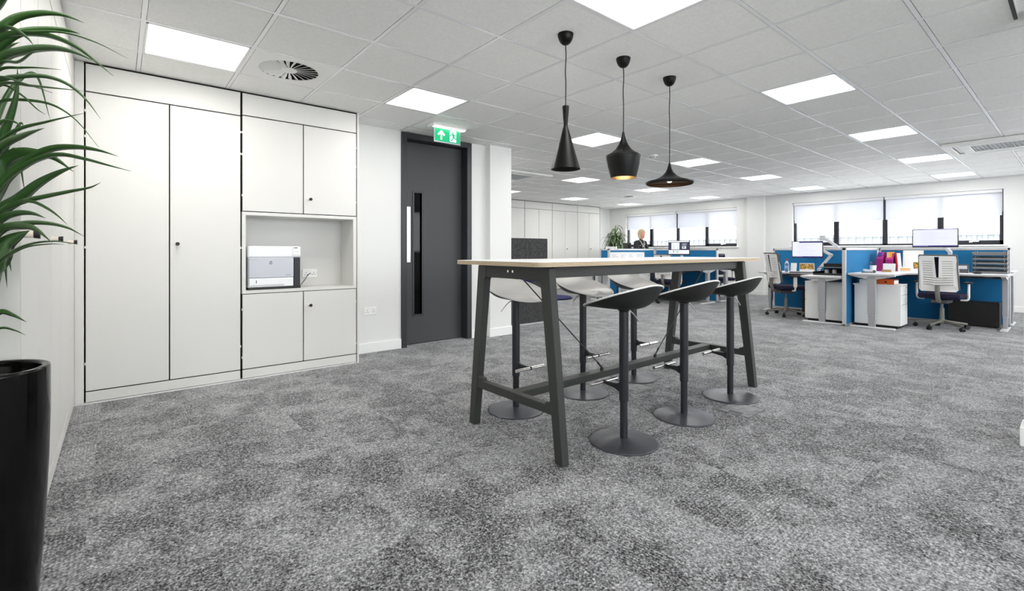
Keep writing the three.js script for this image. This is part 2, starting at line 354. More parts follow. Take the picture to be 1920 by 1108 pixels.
// ---------------------------------------------------------------- ceiling fittings
const litLabels = {
  '-4,3': 'square ceiling light panel above the tall double cupboard, left of the swirl vent', '-1,3': 'square ceiling light panel just in front of the exit sign',
  '-1,-1': 'large near ceiling light panel cut by the top edge of the picture', '3,-1': 'large ceiling light panel right of the three pendants, nearest on the right',
  '3,3': 'ceiling light panel between the tall cone pendant and the squat pot pendant', '7,-1': 'second ceiling light panel in the right-hand row, before the air conditioner',
  '7,3': 'ceiling light panel just right of the wide flat pendant', '7,7': 'ceiling light panel below the bottom of the tall cone pendant', '11,-1': 'third ceiling light panel in the right-hand row',
  '11,3': 'ceiling light panel second beyond the wide flat pendant, above the pillar between the windows', '11,7': 'ceiling light panel partly hidden behind the wide flat pendant shade', '15,-1': 'farthest ceiling light panel in the right-hand row, above the right window',
  '15,3': 'ceiling light panel above the left end of the right window', '15,7': 'ceiling light panel above the window behind the woman', '7,11': 'ceiling light panel half hidden behind the white wall corner',
  '11,11': 'ceiling light panel in front of the far white cupboards', '15,11': 'farthest ceiling light panel above the tall leafy plant',
  '3,7': 'ceiling light panel hidden behind the door wall, nearer one', '3,11': 'ceiling light panel hidden behind the door wall, farther one',
  '-5,-1': 'ceiling light panel above the photographer', '-1,-5': 'ceiling light panel behind the photographer', '7,-5': 'ceiling light panel right of the picture, nearest', '11,-5': 'ceiling light panel right of the picture, middle', '15,-5': 'ceiling light panel right of the picture, by the window wall',
};
for (const [i, j] of lit) {
  const p = thing('ceiling_light', litLabels[[i, j].join()], 'ceiling light', [cellX(i), H, cellZ(j)], 0, 'square ceiling light panels');
  mesh('frame', [bx(0.572, 0.022, 0.012, 0, 0.006, 0.28), bx(0.572, 0.022, 0.012, 0, 0.006, -0.28), bx(0.012, 0.022, 0.572, 0.28, 0.006, 0), bx(0.012, 0.022, 0.572, -0.28, 0.006, 0)], M.panelFrame, p);
  mesh('diffuser', bx(0.55, 0.006, 0.55, 0, 0.006, 0), M.panelGlow, p);
  const l = new THREE.RectAreaLight(PANEL_TINT, PANEL_LIGHT, 0.545, 0.545); l.position.set(0, -0.004, 0); l.rotation.x = -PI / 2; l.castShadow = true; p.add(l);
}
// swirl vents
vents.forEach(([i, j], n) => {
  const v = thing('swirl_diffuser', n ? 'small distant swirl air diffuser in the far ceiling' : 'round swirl air vent with curved blades in the ceiling above the cupboards', 'air vent', [cellX(i), H, cellZ(j)]);
  const plate = extr(shape(rect(-0.285, 0.285, -0.285, 0.285), [circ(0, 0, 0.21, 48).reverse()]), 0.006); plate.rotateX(-PI / 2); plate.translate(0, -0.004, 0);
  mesh('plate', plate, M.trim, v);
  const k = 24;
  mesh('duct', lathe([[0.0, 0.06], [0.215, 0.06], [0.215, 0.002]], 32), M.gap, v);
  for (let b = 0; b < k; b++) {
    const s = shape([[0.052, -0.004], [0.13, -0.018], [0.212, -0.022], [0.212, 0.012], [0.13, 0.006], [0.052, 0.005]]), g = extr(s, 0.002);
    g.rotateX(-PI / 2); g.rotateX(0.5); g.rotateY(b * 2 * PI / k); g.translate(0, 0.004, 0); mesh('blade', g, M.trim, v);
  }
  mesh('hub', cyl(0.056, 0.056, 0.006, 0, 0.001, 0, 32), M.trim, v);
});
// air conditioning cassettes
cassettes.forEach(([x, z], n) => {
  const c = thing('air_conditioner', n ? 'white ceiling cassette air conditioner left of the pendants, cut by the wall corner' : 'white ceiling cassette air conditioner at the right edge above the desks', 'air conditioner', [x, H - 0.004, z]);
  const W = 0.5, s = shape(rect(-W, W, -W, W), [rect(-0.26, 0.26, -0.26, 0.26).reverse(), rect(-0.34, 0.34, -0.43, -0.37).reverse(), rect(-0.34, 0.34, 0.37, 0.43).reverse(), rect(-0.43, -0.37, -0.34, 0.34).reverse(), rect(0.37, 0.43, -0.34, 0.34).reverse()]);
  const g = extr(s, 0.028, 0.004); g.rotateX(-PI / 2); g.translate(0, -0.034, 0); mesh('fascia', g, M.trim, c);
  mesh('inner_box', bb(-0.44, 0.44, -0.004, -0.001, -0.44, 0.44), M.gap, c);
  for (const [a, b, q] of [[0, 0.4, 0], [0, -0.4, 0], [0.4, 0, 1], [-0.4, 0, 1]]) mesh('louvre', q ? bx(0.045, 0.004, 0.66, a, -0.018, b, 0, 0, 0.25) : bx(0.66, 0.004, 0.045, a, -0.018, b, 0.25, 0, 0), M.trim, c);
  mesh('grille_back', bb(-0.262, 0.262, -0.014, -0.006, -0.262, 0.262), M.plasticGrey, c);
  for (let k = 0; k < 13; k++) mesh('grille_slat', bx(0.52, 0.012, 0.01, 0, -0.022, -0.24 + k * 0.04), M.plasticGrey, c);
});
{
  const c = thing('slot_diffuser', 'black linear slot in the ceiling at the top right corner', 'air vent', [3.72, H, -0.26]);
  mesh('slot', bx(0.84, 0.012, 0.016, 0, -0.004, 0), M.black, c); mesh('trim', [bx(0.86, 0.006, 0.006, 0, -0.004, 0.012), bx(0.86, 0.006, 0.006, 0, -0.004, -0.012)], M.trim, c);
  const d = thing('smoke_detector', 'small white round detector on the ceiling right of the pot pendant', 'detector', [6.0, H, -4.0]);
  mesh('housing', xf(lathe([[0, -0.055], [0.035, -0.055], [0.045, -0.04], [0.055, -0.02], [0.058, 0]], 24), 0, 0, 0), M.plastic, d);
  mesh('vent_ring', [0, 1, 2, 3, 4, 5].map(k => bx(0.03, 0.008, 0.006, 0.047 * Math.sin(k * PI / 3), -0.036, 0.047 * Math.cos(k * PI / 3), 0, k * PI / 3, 0)), M.greyDark, d);
}
// exit sign
{
  const e = thing('exit_sign', 'green and white emergency exit sign with arrow and running man', 'exit sign', [2.845, H, -4.57]);
  mesh('housing', rb(0.44, 0.03, 0.12, 0.01, 0, -0.015, 0), M.trim, e);
  const lens = mesh('lamp_strip', rb(0.40, 0.006, 0.05, 0.002, 0, -0.032, 0.035), M.panelGlow, e); lens.userData.label = 'lit strip under the housing';
  mesh('frame', rb(0.345, 0.165, 0.008, 0.003, 0, -0.108, 0), M.plasticGrey, e);
  const p = mesh('sign_panel', bx(0.33, 0.145, 0.011, 0, -0.104, 0.001), M.signGreen, e);
  const flat = (pts, mat, name, par, z) => { const g = extr(shape(pts), 0.0015); g.translate(0, -0.104, z); return mesh(name, g, mat, par); };
  flat([[-0.093, -0.055], [-0.073, -0.055], [-0.073, 0.012], [-0.049, -0.012], [-0.035, 0.004], [-0.083, 0.055], [-0.131, 0.004], [-0.117, -0.012], [-0.093, 0.012]], M.signWhite, 'arrow', p, 0.0068);
  const dr = mesh('doorway', (() => { const g = extr(shape(rect(0.028, 0.112, -0.062, 0.062)), 0.0012); g.translate(0, -0.104, 0.0068); return g; })(), M.signWhite, p);
  const limb = (a, b, w) => { const dx = b[0] - a[0], dy = b[1] - a[1], L = Math.hypot(dx, dy), nx = -dy / L * w, ny = dx / L * w; return [[a[0] + nx, a[1] + ny], [a[0] - nx, a[1] - ny], [b[0] - nx, b[1] - ny], [b[0] + nx, b[1] + ny]]; };
  const man = [circ(0.066, 0.04, 0.011, 16), limb([0.066, 0.028], [0.078, -0.006], 0.011), limb([0.066, 0.024], [0.04, 0.018], 0.005), limb([0.04, 0.018], [0.034, 0.0], 0.005), limb([0.07, 0.024], [0.096, 0.01], 0.005), limb([0.096, 0.01], [0.108, 0.018], 0.005), limb([0.076, -0.004], [0.1, -0.024], 0.007), limb([0.1, -0.024], [0.118, -0.022], 0.006), limb([0.074, -0.004], [0.06, -0.036], 0.007), limb([0.06, -0.036], [0.036, -0.05], 0.006)];
  mesh('running_figure', man.map(q => { const g = extr(shape(q), 0.001); g.translate(0, -0.104, 0.0082); return g; }), M.signGreen, dr.parent);
}

// ---------------------------------------------------------------- cupboards
const GAP = 0.009;
function knob(parent, x, y, z, turn = 0) {
  const k = mesh('knob', [xf(cyl(0.0115, 0.0115, 0.028, 0, 0, 0.014, 18, PI / 2), 0, 0, 0, 0, turn, 0)], M.lanyard, parent);
  k.position.set(x, y, z);
  const t = mesh('knob', [xf(cyl(0.0145, 0.0125, 0.016, 0, 0, 0.036, 18, PI / 2), 0, 0, 0, 0, turn, 0)], M.black, parent); t.position.set(x, y, z); t.name = 'knob_cap';
}
// front panel parts are laid in local axes: x along the run, face at z = 0
function panel(o, name, x0, x1, y0, y1, par = o) { return mesh(name, rbb(x0 + (x0 < 0.03 ? 0.007 : GAP / 2), x1 - (x1 > (o.userData.w ?? 99) - 0.01 ? 0.007 : GAP / 2), y0 + GAP / 2, y1 - GAP / 2, -0.019, 0, 0.0015), M.cupboard, par); }
function hinge(o, x, y) { mesh('hinge', bx(0.006, 0.018, 0.006, x, y, -0.008), M.plastic, o); }
function tallUnit(label, pos, turn, w, depth, knobSide = 1, group) {
  const o = thing('cupboard', label, 'cupboard', pos, turn, group), top = H - 0.012; o.userData.w = w;
  mesh('body', bb(0.003, w - 0.003, 0.02, top, -depth, -0.021), M.gap, o);
  panel(o, 'plinth', 0, w, 0.012, 0.095); panel(o, 'fascia', 0, w, 2.31, top);
  const a = panel(o, 'door', 0, w / 2, 0.095, 2.31), b = panel(o, 'door', w / 2, w, 0.095, 2.31);
  if (knobSide > 0) knob(b, w / 2 + 0.05, 1.19, 0); else knob(a, w / 2 - 0.05, 1.19, 0);
  for (const y of [0.3, 1.16, 1.98, 2.17]) { hinge(o, 0.0032, y); hinge(o, w - 0.0032, y); }
  return o;
}
const ZC = -4.69;
tallUnit('tall white cupboard with two full-height doors left of the printer niche', [-0.195, 0, ZC], 0, 1.017, 0.37);
{
  const w = 1.026, o = thing('cupboard', 'white cupboard with an open niche holding the printer between upper and lower doors', 'cupboard', [0.825, 0, ZC]), D = 0.37, top = H - 0.012; o.userData.w = w;
  mesh('lower_body', bb(0.003, w - 0.003, 0.02, 0.757, -D, -0.021), M.gap, o); mesh('upper_body', bb(0.003, w - 0.003, 1.478, top, -D, -0.021), M.gap, o);
  panel(o, 'plinth', 0, w, 0.012, 0.095); panel(o, 'fascia', 0, w, 2.32, top);
  for (const [y0, y1, ky] of [[0.095, 0.755, 0.62], [1.48, 2.32, 1.62]]) {
    panel(o, 'door', 0, w / 2, y0, y1); const d = panel(o, 'door', w / 2, w, y0, y1); knob(d, w / 2 + 0.055, ky, 0);
  }
  const nx0 = 0.032, nx1 = w - 0.036;
  mesh('niche', [rbb(0.003, nx0, 0.757, 1.477, -D, 0, 0.001), rbb(nx1, w - 0.003, 0.757, 1.477, -D, 0, 0.001), rbb(nx0, nx1, 0.757, 0.782, -D, 0, 0.001), rbb(nx0, nx1, 1.448, 1.477, -D, 0, 0.001), bb(nx0, nx1, 0.782, 1.448, -D, -D + 0.012)], M.cupboard, o);
  for (const y of [0.2, 0.62, 1.16, 1.62, 1.98, 2.17]) { hinge(o, 0.0032, y); hinge(o, w - 0.0032, y); }
  mesh('end_panel', rbb(w + 0.003, w + 0.022, 0, H, -D, 0.004, 0.001), M.cupboard, o);
}
// corner filler and left run
structMesh('trim_1', [rbb(-0.25, -0.198, 0.012, H - 0.012, ZC - 0.02, ZC, 0.001), bb(-0.3, -0.2, 0, H, ZC - 0.35, ZC - 0.02)], M.cupboard);
structMesh('trim_2', [bb(-0.28, 1.87, 0, 0.012, ZC - 0.05, ZC - 0.006)], M.trim);
structMesh('trim_3', [bb(-0.2, 1.872, H - 0.012, H - 0.001, ZC - 0.06, ZC - 0.012)], M.gap);
{
  const zs = [[-4.69, -3.68, 'white cupboard of the left-hand run nearest the room corner'], [-3.68, -2.68, 'white cupboard of the left-hand run behind the palm leaves']];
  for (const [z0, z1, label] of zs) { const o = tallUnit(label, [-0.25, 0, z1], PI / 2, z1 - z0, 0.45, -1); o.traverse(m => { if (m.name === 'plinth') m.name = 'plinth'; }); }
  const o = thing('cupboard', 'narrow white end cupboard beside the planter at the left edge', 'cupboard', [-0.25, 0, -2.2], PI / 2), w = 0.48;
  mesh('body', bb(0.022, w - 0.003, 0.02, H - 0.012, -0.45, -0.021), M.gap, o);
  panel(o, 'plinth', 0.02, w, 0.012, 0.095); panel(o, 'fascia', 0.02, w, 2.31, H - 0.012); const d = panel(o, 'door', 0.02, w, 0.095, 2.31); knob(d, 0.07, 1.19, 0);
  mesh('end_panel', [rbb(0, 0.019, 0, H - 0.002, -0.07, 0.004, 0.001)], M.cupboardEdge, o); mesh('end_panel', [rbb(0, 0.017, 0, H - 0.002, -0.62, -0.073, 0.001)], M.cupboardEdge, o);
}
// far run of cupboards
{
  const names = ['far white double cupboard half hidden by the white wall corner', 'far white double cupboard above the grey felt screen', 'far white double cupboard in the middle of the far run', 'far white double cupboard next to the tall plant'];
  const xs = [7.56, 8.64, 9.71, 10.79, 11.83];
  for (let k = 0; k < 4; k++) tallUnit(names[k], [xs[k], 0, -9.87], 0, xs[k + 1] - xs[k] - 0.002, 0.31, 1, 'far white cupboards');
  const o = thing('cupboard', 'far white double cupboard hidden behind the door wall', 'cupboard', [0, 0, 0], 0, 'far white cupboards');
  mesh('body', bb(4.2, 7.55, 0, H - 0.01, -10.18, -9.87), M.cupboard, o);
  structMesh('trim_4', bb(11.832, 11.85, 0, H, -10.2, -9.866), M.cupboard);
}

// ---------------------------------------------------------------- door
{
  const d = struct('door_1'), z = ZD;
  mesh('door_frame', [rbb(2.53, 2.6, 0, H - 0.006, z - 0.2, z + 0.02, 0.003), rbb(3.45, 3.52, 0, H - 0.006, z - 0.2, z + 0.02, 0.003), rbb(2.6, 3.45, 2.455, H - 0.006, z - 0.2, z + 0.02, 0.003), bb(3.435, 3.45, 0, 2.455, z - 0.2, z - 0.165), bb(2.6, 3.45, 2.44, 2.455, z - 0.2, z - 0.165)], M.doorFrame, d);
  const zl = z - 0.115, leaf = extr(shape(rect(2.604, 3.446, 0.008, 2.45), [rect(2.76, 2.865, 0.36, 1.84).reverse()]), 0.045); leaf.translate(0, 0, zl - 0.045);
  const lf = mesh('door_leaf', leaf, M.doorLeaf, d);
  mesh('glazing_bead', [bb(2.74, 2.76, 0.34, 1.86, zl - 0.045, zl + 0.008), bb(2.865, 2.885, 0.34, 1.86, zl - 0.045, zl + 0.008), bb(2.76, 2.865, 0.34, 0.36, zl - 0.045, zl + 0.008), bb(2.76, 2.865, 1.84, 1.86, zl - 0.045, zl + 0.008)], M.doorFrame, lf);
  mesh('vision_pane', bb(2.76, 2.865, 0.36, 1.84, zl - 0.026, zl - 0.02), M.paneDark, lf);
  const pl = mesh('pull_plate', rbb(2.63, 2.712, 0.995, 1.665, zl, zl + 0.003, 0.001), M.steel, lf);
  mesh('screw', [[2.64, 1.01], [2.702, 1.01], [2.64, 1.65], [2.702, 1.65], [2.64, 1.33], [2.702, 1.33]].map(([x, y]) => cyl(0.004, 0.004, 0.003, x, y, zl + 0.004, 10, PI / 2)), M.steel, pl);
}
// sockets
function socket(label, pos) {
  const s = thing('wall_socket', label, 'socket', pos);
  mesh('plate', rb(0.147, 0.087, 0.009, 0.004, 0, 0, 0.0045), M.plastic, s);
  for (const dx of [-0.037, 0.037]) {
    mesh('pin_slots', [bx(0.005, 0.011, 0.002, dx, 0.008, 0.0092), bx(0.009, 0.005, 0.002, dx - 0.012, -0.013, 0.0092), bx(0.009, 0.005, 0.002, dx + 0.012, -0.013, 0.0092)], M.black, s);
    mesh('switch', rb(0.011, 0.02, 0.006, 0.002, dx * 0.42, 0.027, 0.009), M.plastic, s);
  }
  return s;
}
socket('white double wall socket low on the wall left of the grey door', [2.155, 0.465, ZD]);
socket('white double socket inside the printer niche', [1.5, 0.905, -5.048]);

// ---------------------------------------------------------------- printer
{
  const p = thing('printer', 'grey and white laser printer with dark right side in the cupboard niche', 'printer', [0.885, 0.7825, -4.745]), W = 0.385, D = 0.28;
  mesh('lower_body', [rb(W + 0.06, 0.02, D, 0.004, W / 2 + 0.03, 0.01, -D / 2)], M.black, p);
  mesh('side_body', rbb(0, W, 0.015, 0.385, -D, -0.012, 0.008), M.plasticGrey, p);
  mesh('top_cover', [rbb(-0.004, W + 0.058, 0.288, 0.395, -D, -0.004, 0.016, 3)], M.printerWhite, p);
  mesh('front_door', rbb(0.006, W - 0.004, 0.108, 0.284, -0.02, 0, 0.004), M.printerGrey, p);
  mesh('door_grip', rbb(0.01, 0.075, 0.268, 0.285, -0.01, 0.002, 0.006), M.plasticGrey, p);
  const tr = mesh('paper_tray', rbb(0.006, W - 0.004, 0.022, 0.104, -0.02, 0.002, 0.01), M.printerWhite, p);
  mesh('tray_grip', rbb(0.02, 0.30, 0.022, 0.046, -0.004, 0.005, 0.006), M.plasticGrey, tr);
  mesh('paper_gauge', rbb(0.062, 0.068, 0.058, 0.086, 0, 0.004, 0.001), M.greyDark, tr);
  mesh('right_column', rbb(W, W + 0.056, 0.018, 0.29, -D, -0.002, 0.006), M.printerDark, p);
  const cp = mesh('control_panel', rbb(W - 0.012, W + 0.058, 0.302, 0.39, -0.03, 0.004, 0.006), M.plastic, p);
  mesh('display', rbb(W - 0.004, W + 0.03, 0.376, 0.383, 0, 0.0055, 0.0005), M.black, cp);
  mesh('button', [[0.008, 0.318], [0.03, 0.318], [0.008, 0.345], [0.022, 0.345], [0.036, 0.345]].map(([x, y]) => rb(0.008, 0.006, 0.004, 0.001, W + x, y, 0.005)), M.plasticGrey, cp);
  const logo = canvasTex(128, 128, (c) => { c.fillStyle = '#c4c7cf'; c.fillRect(0, 0, 128, 128); c.fillStyle = '#5d6066'; c.beginPath(); c.arc(64, 64, 58, 0, 7); c.fill(); c.fillStyle = '#c4c7cf'; c.font = 'italic bold 92px sans-serif'; c.textAlign = 'center'; c.fillText('hp', 62, 88); });
  const lg = new THREE.CircleGeometry(0.0165, 32); lg.translate(0.185, 0.243, 0.0008); mesh('logo', lg, std('#ffffff', 0.4, 0, { map: logo }), p);
  mesh('model_print', bx(0.045, 0.003, 0.0008, 0.335, 0.128, 0.0005), M.greyDark, p);
  const cable = mesh('power_cable', tube([[0.62, 0.125, -0.29], [0.585, 0.1, -0.27], [0.545, 0.055, -0.24], [0.5, 0.012, -0.22], [0.46, 0.006, -0.2], [0.43, 0.01, -0.2]], 0.0035, 30), M.greyDark, p); cable.userData.label = 'dark power cable';
}

// ---------------------------------------------------------------- bar table
{
  const x0 = 1.65, x1 = 4.24, z0 = -2.575, z1 = -1.76, zc = (z0 + z1) / 2, h = 1.075, th = 0.023;
  const t = thing('bar_table', 'long white bar-height table with plywood edge and dark grey A-frame legs', 'table', [(x0 + x1) / 2, 0, zc]);
  const L = (x1 - x0) / 2, W = (z1 - z0) / 2, R = 0.06;
  const s = new THREE.Shape(); s.moveTo(-L + R, -W); s.lineTo(L - R, -W); s.absarc(L - R, -W + R, R, -PI / 2, 0); s.lineTo(L, W - R); s.absarc(L - R, W - R, R, 0, PI / 2); s.lineTo(-L + R, W); s.absarc(-L + R, W - R, R, PI / 2, PI); s.lineTo(-L, -W + R); s.absarc(-L + R, -W + R, R, PI, 1.5 * PI);
  const core = extr(s, th, 0, 8); core.rotateX(-PI / 2); core.translate(0, h - th - 0.0015, 0);
  { const p = core.attributes.position, n = core.attributes.normal, uv = core.attributes.uv; for (let i = 0; i < p.count; i++) { if (Math.abs(n.getY(i)) < 0.5) uv.setXY(i, (p.getX(i) + p.getZ(i)) * 0.7, (p.getY(i) - h + th) / th); else uv.setXY(i, p.getX(i), 0.3); } }
  mesh('plywood_core', core, M.ply, t);
  const top = extr(s, 0.0015, 0, 8); top.rotateX(-PI / 2); top.translate(0, h - 0.0015, 0); mesh('laminate_top', top, M.laminate, t);
  const uy = h - th - 0.0015, fx = [1.81 - (x0 + x1) / 2, 4.08 - (x0 + x1) / 2];
  for (const [k, X] of fx.entries()) {
    const f = mesh('leg_frame', [bar([X, uy - 0.041, -0.3], [X, uy - 0.041, 0.3], 0.082, 0.045, [1, 0, 0], 0.006)], M.powder, t);
    f.name = 'end_rail';
    for (const q of [-1, 1]) {
      // straight splayed leg with flat foot, 62 mm at the top narrowing a little
      const prof = [[0.372, 0], [0.43, 0], [0.327, uy - 0.012], [0.315, uy], [0.24, uy], [0.24, uy - 0.082], [0.25, uy - 0.084], [0.258, uy - 0.1]];
      const sh = shape(prof.map(([a, b]) => [a * q, b])), g = extr(sh, 0.045, 0.003); g.rotateY(-PI / 2); g.translate(X + 0.0225, 0, 0); mesh('leg', g, M.powder, t);
    }
    mesh('lower_rail', [bar([X, 0.275, -0.37], [X, 0.275, 0.37], 0.05, 0.045, [1, 0, 0], 0.004), ...[-1, 1].map(q => { const g = extr(shape([[0.0, 0], [0.07, 0], [0.06, 0.075], [0.045, 0.05], [0.03, 0.03], [0, 0.022]].map(([a, b]) => [(0.295 + a) * q, 0.288 + b])), 0.043); g.rotateY(-PI / 2); g.translate(X + 0.0215, 0, 0); return g; })], M.powder, t);
    mesh('bolt', [-0.022, 0.022].map(a => cyl(0.008, 0.008, 0.006, X + (k ? 0.024 : -0.024), uy - 0.038, a, 12, 0, 0, PI / 2)), M.chrome, t);
  }
  for (const q of [-1, 1]) mesh('side_rail', bar([fx[0], uy - 0.034, 0.275 * q], [fx[1], uy - 0.034, 0.275 * q], 0.03, 0.068, [0, 1, 0], 0.003), M.powder, t);
  mesh('stretcher', bar([fx[0], 0.275, 0], [fx[1], 0.275, 0], 0.075, 0.045, [0, 1, 0], 0.003), M.powder, t);
  const ox = (x0 + x1) / 2;
  for (const [a, b] of [[fx[0] + 0.03, 2.62 - ox], [fx[1] - 0.03, 3.27 - ox]]) {
    const w = mesh('brace_rod', rod([a, uy - 0.05, 0], [b, 0.315, 0], 0.0042, 8), M.powder, t);
    mesh('brace_fitting', [rod([b + (a - b) * 0.06, 0.315 + (uy - 0.365) * 0.06, 0], [b, 0.31, 0], 0.007, 10, 0.005), cyl(0.011, 0.013, 0.02, b, 0.305, 0, 12)], M.black, w);
  }
}

// ---------------------------------------------------------------- bar stools
function seatGeo() {
  // shell in polar rings; local front is +z. rim height by angle a (0 = front, pi = back)
  const NA = 64, NR = 14, rim = a => {
    const c = Math.cos(a); return 0.006 + 0.06 * (1 - c) / 2 + 0.07 * Math.pow((1 - c) / 2, 1.7) - 0.012 * Math.exp(-a * a / 0.05) * 0;
  };
  const plan = a => { const c = Math.cos(a), s = Math.sin(a); const rx = 0.222, rz = c > 0 ? 0.228 : 0.212, n = 2.3; return 1 / Math.pow(Math.pow(Math.abs(s / rx), n) + Math.pow(Math.abs(c / rz), n), 1 / n); };
  const pt = (a, t, off) => {
    const aa = Math.atan2(Math.sin(a), Math.cos(a)), r = plan(a) * t, h = rim(Math.abs(aa));
    let y = h * Math.pow(t, 2.2 + 1.5 * (1 - Math.cos(aa)) / 2);
    y += 0.024 * Math.exp(-(aa * aa) / 0.10) * Math.exp(-Math.pow((t - 0.62) / 0.26, 2));         // saddle ridge at the front
    y -= 0.02 * Math.exp(-(aa * aa) / 0.9) * Math.pow(t, 6);                                     // front lip rolls down
    return V(r * Math.sin(a), y + off * (1 - 0.75 * Math.pow(t, 6)), r * Math.cos(a));
  };
  const build = (off, flip) => {
    const pos = [], idx = [];
    for (let j = 0; j <= NR; j++) for (let i = 0; i <= NA; i++) { const p = pt(i / NA * 2 * PI - PI, Math.max(j / NR, 0.0001), off); pos.push(p.x, p.y, p.z); }
    for (let j = 0; j < NR; j++) for (let i = 0; i < NA; i++) { const a = j * (NA + 1) + i, b = a + 1, c = a + NA + 1, d = c + 1; flip ? idx.push(a, b, c, b, d, c) : idx.push(a, c, b, b, c, d); }
    const g = new THREE.BufferGeometry(); g.setAttribute('position', new THREE.Float32BufferAttribute(pos, 3)); g.setIndex(idx); g.setAttribute('uv', new THREE.Float32BufferAttribute(new Float32Array(pos.length / 3 * 2), 2)); g.computeVertexNormals(); return g;
  };
  const edgePts = []; for (let i = 0; i < NA; i++) { const p = pt(i / NA * 2 * PI - PI, 1, -0.003); edgePts.push(p); }
  const edge = new THREE.TubeGeometry(new THREE.CatmullRomCurve3(edgePts, true), 96, 0.0055, 8, true);
  return { inner: build(0, false), outer: build(-0.014, true), edge };
}
const SEAT = seatGeo();
function stool(label, x, z, turn, foot = 0) {
  const s = thing('bar_stool', label, 'stool', [x, 0, z], turn, 'bar stools around the tall table'), sh = 0.79;
  mesh('base', lathe([[0, 0], [0.198, 0], [0.201, 0.003], [0.2, 0.007], [0.19, 0.01], [0.1, 0.0165], [0.04, 0.021], [0.027, 0.026], [0, 0.026]], 64), M.stoolBase, s);
  mesh('lower_column', cyl(0.0225, 0.0225, 0.32, 0, 0.17, 0, 28), M.stoolMetal, s);
  mesh('column', [cyl(0.0275, 0.0275, sh - 0.265, 0, (sh + 0.25) / 2 - 0.008, 0, 32), cyl(0.0275, 0.0255, 0.008, 0, 0.246, 0, 32)], M.stoolMetal, s);
  const seat = mesh('seat', SEAT.inner.clone().translate(0, sh + 0.014, 0), M.shellWhite, s);
  mesh('rim', SEAT.edge.clone().translate(0, sh + 0.014, 0), M.shellWhite, seat);
  mesh('underside', SEAT.outer.clone().translate(0, sh + 0.014, 0), M.shellBlack, seat);
  mesh('mount', cyl(0.04, 0.03, 0.014, 0, sh - 0.005, 0, 28), M.black, s);
  const fy = 0.325, ftZ = 0.145;
  const br = mesh('footrest_bracket', [(() => { const g = extr(shape([[0.02, -0.04], [0.02, 0.028], [0.05, 0.012], [ftZ, 0.008], [ftZ, -0.008], [0.06, -0.02]]), 0.012, 0.002); g.rotateY(-PI / 2); g.translate(0.006, fy, 0); return g; })()], M.stoolMetal, s);
  mesh('footrest', [cyl(0.0115, 0.0115, 0.122, -0.066, fy, ftZ + 0.008, 18, 0, 0, PI / 2), cyl(0.0115, 0.0115, 0.122, 0.066, fy, ftZ + 0.008, 18, 0, 0, PI / 2)], M.chrome, br);
  mesh('footrest_collar', cyl(0.0122, 0.0122, 0.012, 0, fy, ftZ + 0.008, 18, 0, 0, PI / 2), M.black, br);
  mesh('height_lever', [tube([[-0.02, sh - 0.01, -0.01], [-0.05, sh - 0.02, -0.015], [-0.085, sh - 0.05, -0.02], [-0.115, sh - 0.085, -0.025]], 0.0035, 16, 8)], M.steel, s);
  return s;
}
stool('dark-backed bar stool nearest the camera, in front of the table', 2.31, -1.745, PI);
stool('dark-backed bar stool in the middle of the near side of the table', 2.975, -1.745, PI);
stool('dark-backed bar stool at the far right end of the near side', 3.66, -1.755, PI);
stool('white-seated bar stool on the far side, seen between the near table legs', 2.18, -2.585, 0);
stool('white-seated bar stool in the middle of the far side of the table', 2.85, -2.55, 0);
stool('white-seated bar stool farthest on the far side, beside the right-hand brace', 3.54, -2.565, 0);

// ---------------------------------------------------------------- pendants
function pendant(label, i, lampTop, outer, inner, bulbY, bulbR, power, lining) {
  const x = cellX(i), z = cellZ(0), p = thing('pendant_lamp', label, 'lamp', [x, 0, z]);
  mesh('canopy', lathe([[0, H - 0.07], [0.01, H - 0.07], [0.022, H - 0.065], [0.034, H - 0.054], [0.043, H - 0.038], [0.049, H - 0.02], [0.051, H - 0.006], [0.051, H]], 32), M.blackSatin, p);
  const sway = 0.004;
  mesh('cord', tube([[0, H - 0.07, 0], [sway, H - 0.14, 0], [-sway * 0.6, H - 0.25, 0], [sway * 0.5, (H + lampTop) / 2 - 0.06, 0], [0, lampTop - 0.004, 0]], 0.0036, 30, 8), M.cord, p);
  const sh = mesh('shade', lathe(outer, 56), M.blackSatin, p);
  mesh('shade_lining', lathe(inner, 56), lining, sh);
  mesh('lamp_holder', cyl(0.014, 0.014, 0.05, 0, bulbY + bulbR + 0.02, 0, 16), M.black, p);
  mesh('bulb', sph(bulbR, 0, bulbY, 0), M.bulb, p);
  const l = new THREE.PointLight(new THREE.Color(1, 0.84, 0.6), power, 0, 2); l.position.set(0, bulbY, 0); l.castShadow = true; p.add(l);
}
pendant('tall narrow black cone pendant lamp, leftmost of the three', -1, 2.066,
  [[0.002, 2.066], [0.021, 2.066], [0.0225, 2.062], [0.0195, 2.02], [0.0155, 1.975], [0.0135, 1.945], [0.0145, 1.935], [0.032, 1.875], [0.06, 1.775], [0.093, 1.662], [0.0945, 1.659]],
  [[0.0925, 1.66], [0.058, 1.778], [0.03, 1.872], [0.0115, 1.93]], 1.80, 0.018, 0.006, M.blackSatin);
pendant('squat black pot-shaped pendant lamp with golden inside, middle of the three', 0, 1.997,
  [[0.002, 1.997], [0.007, 1.995], [0.011, 1.97], [0.021, 1.935], [0.036, 1.9], [0.058, 1.868], [0.088, 1.845], [0.118, 1.828], [0.1235, 1.822], [0.121, 1.8], [0.113, 1.755], [0.101, 1.705], [0.091, 1.668], [0.089, 1.663]],
  [[0.087, 1.664], [0.099, 1.708], [0.111, 1.757], [0.119, 1.802], [0.12, 1.82], [0.086, 1.841], [0.055, 1.863], [0.012, 1.9]], 1.76, 0.03, 0.05, M.brass);
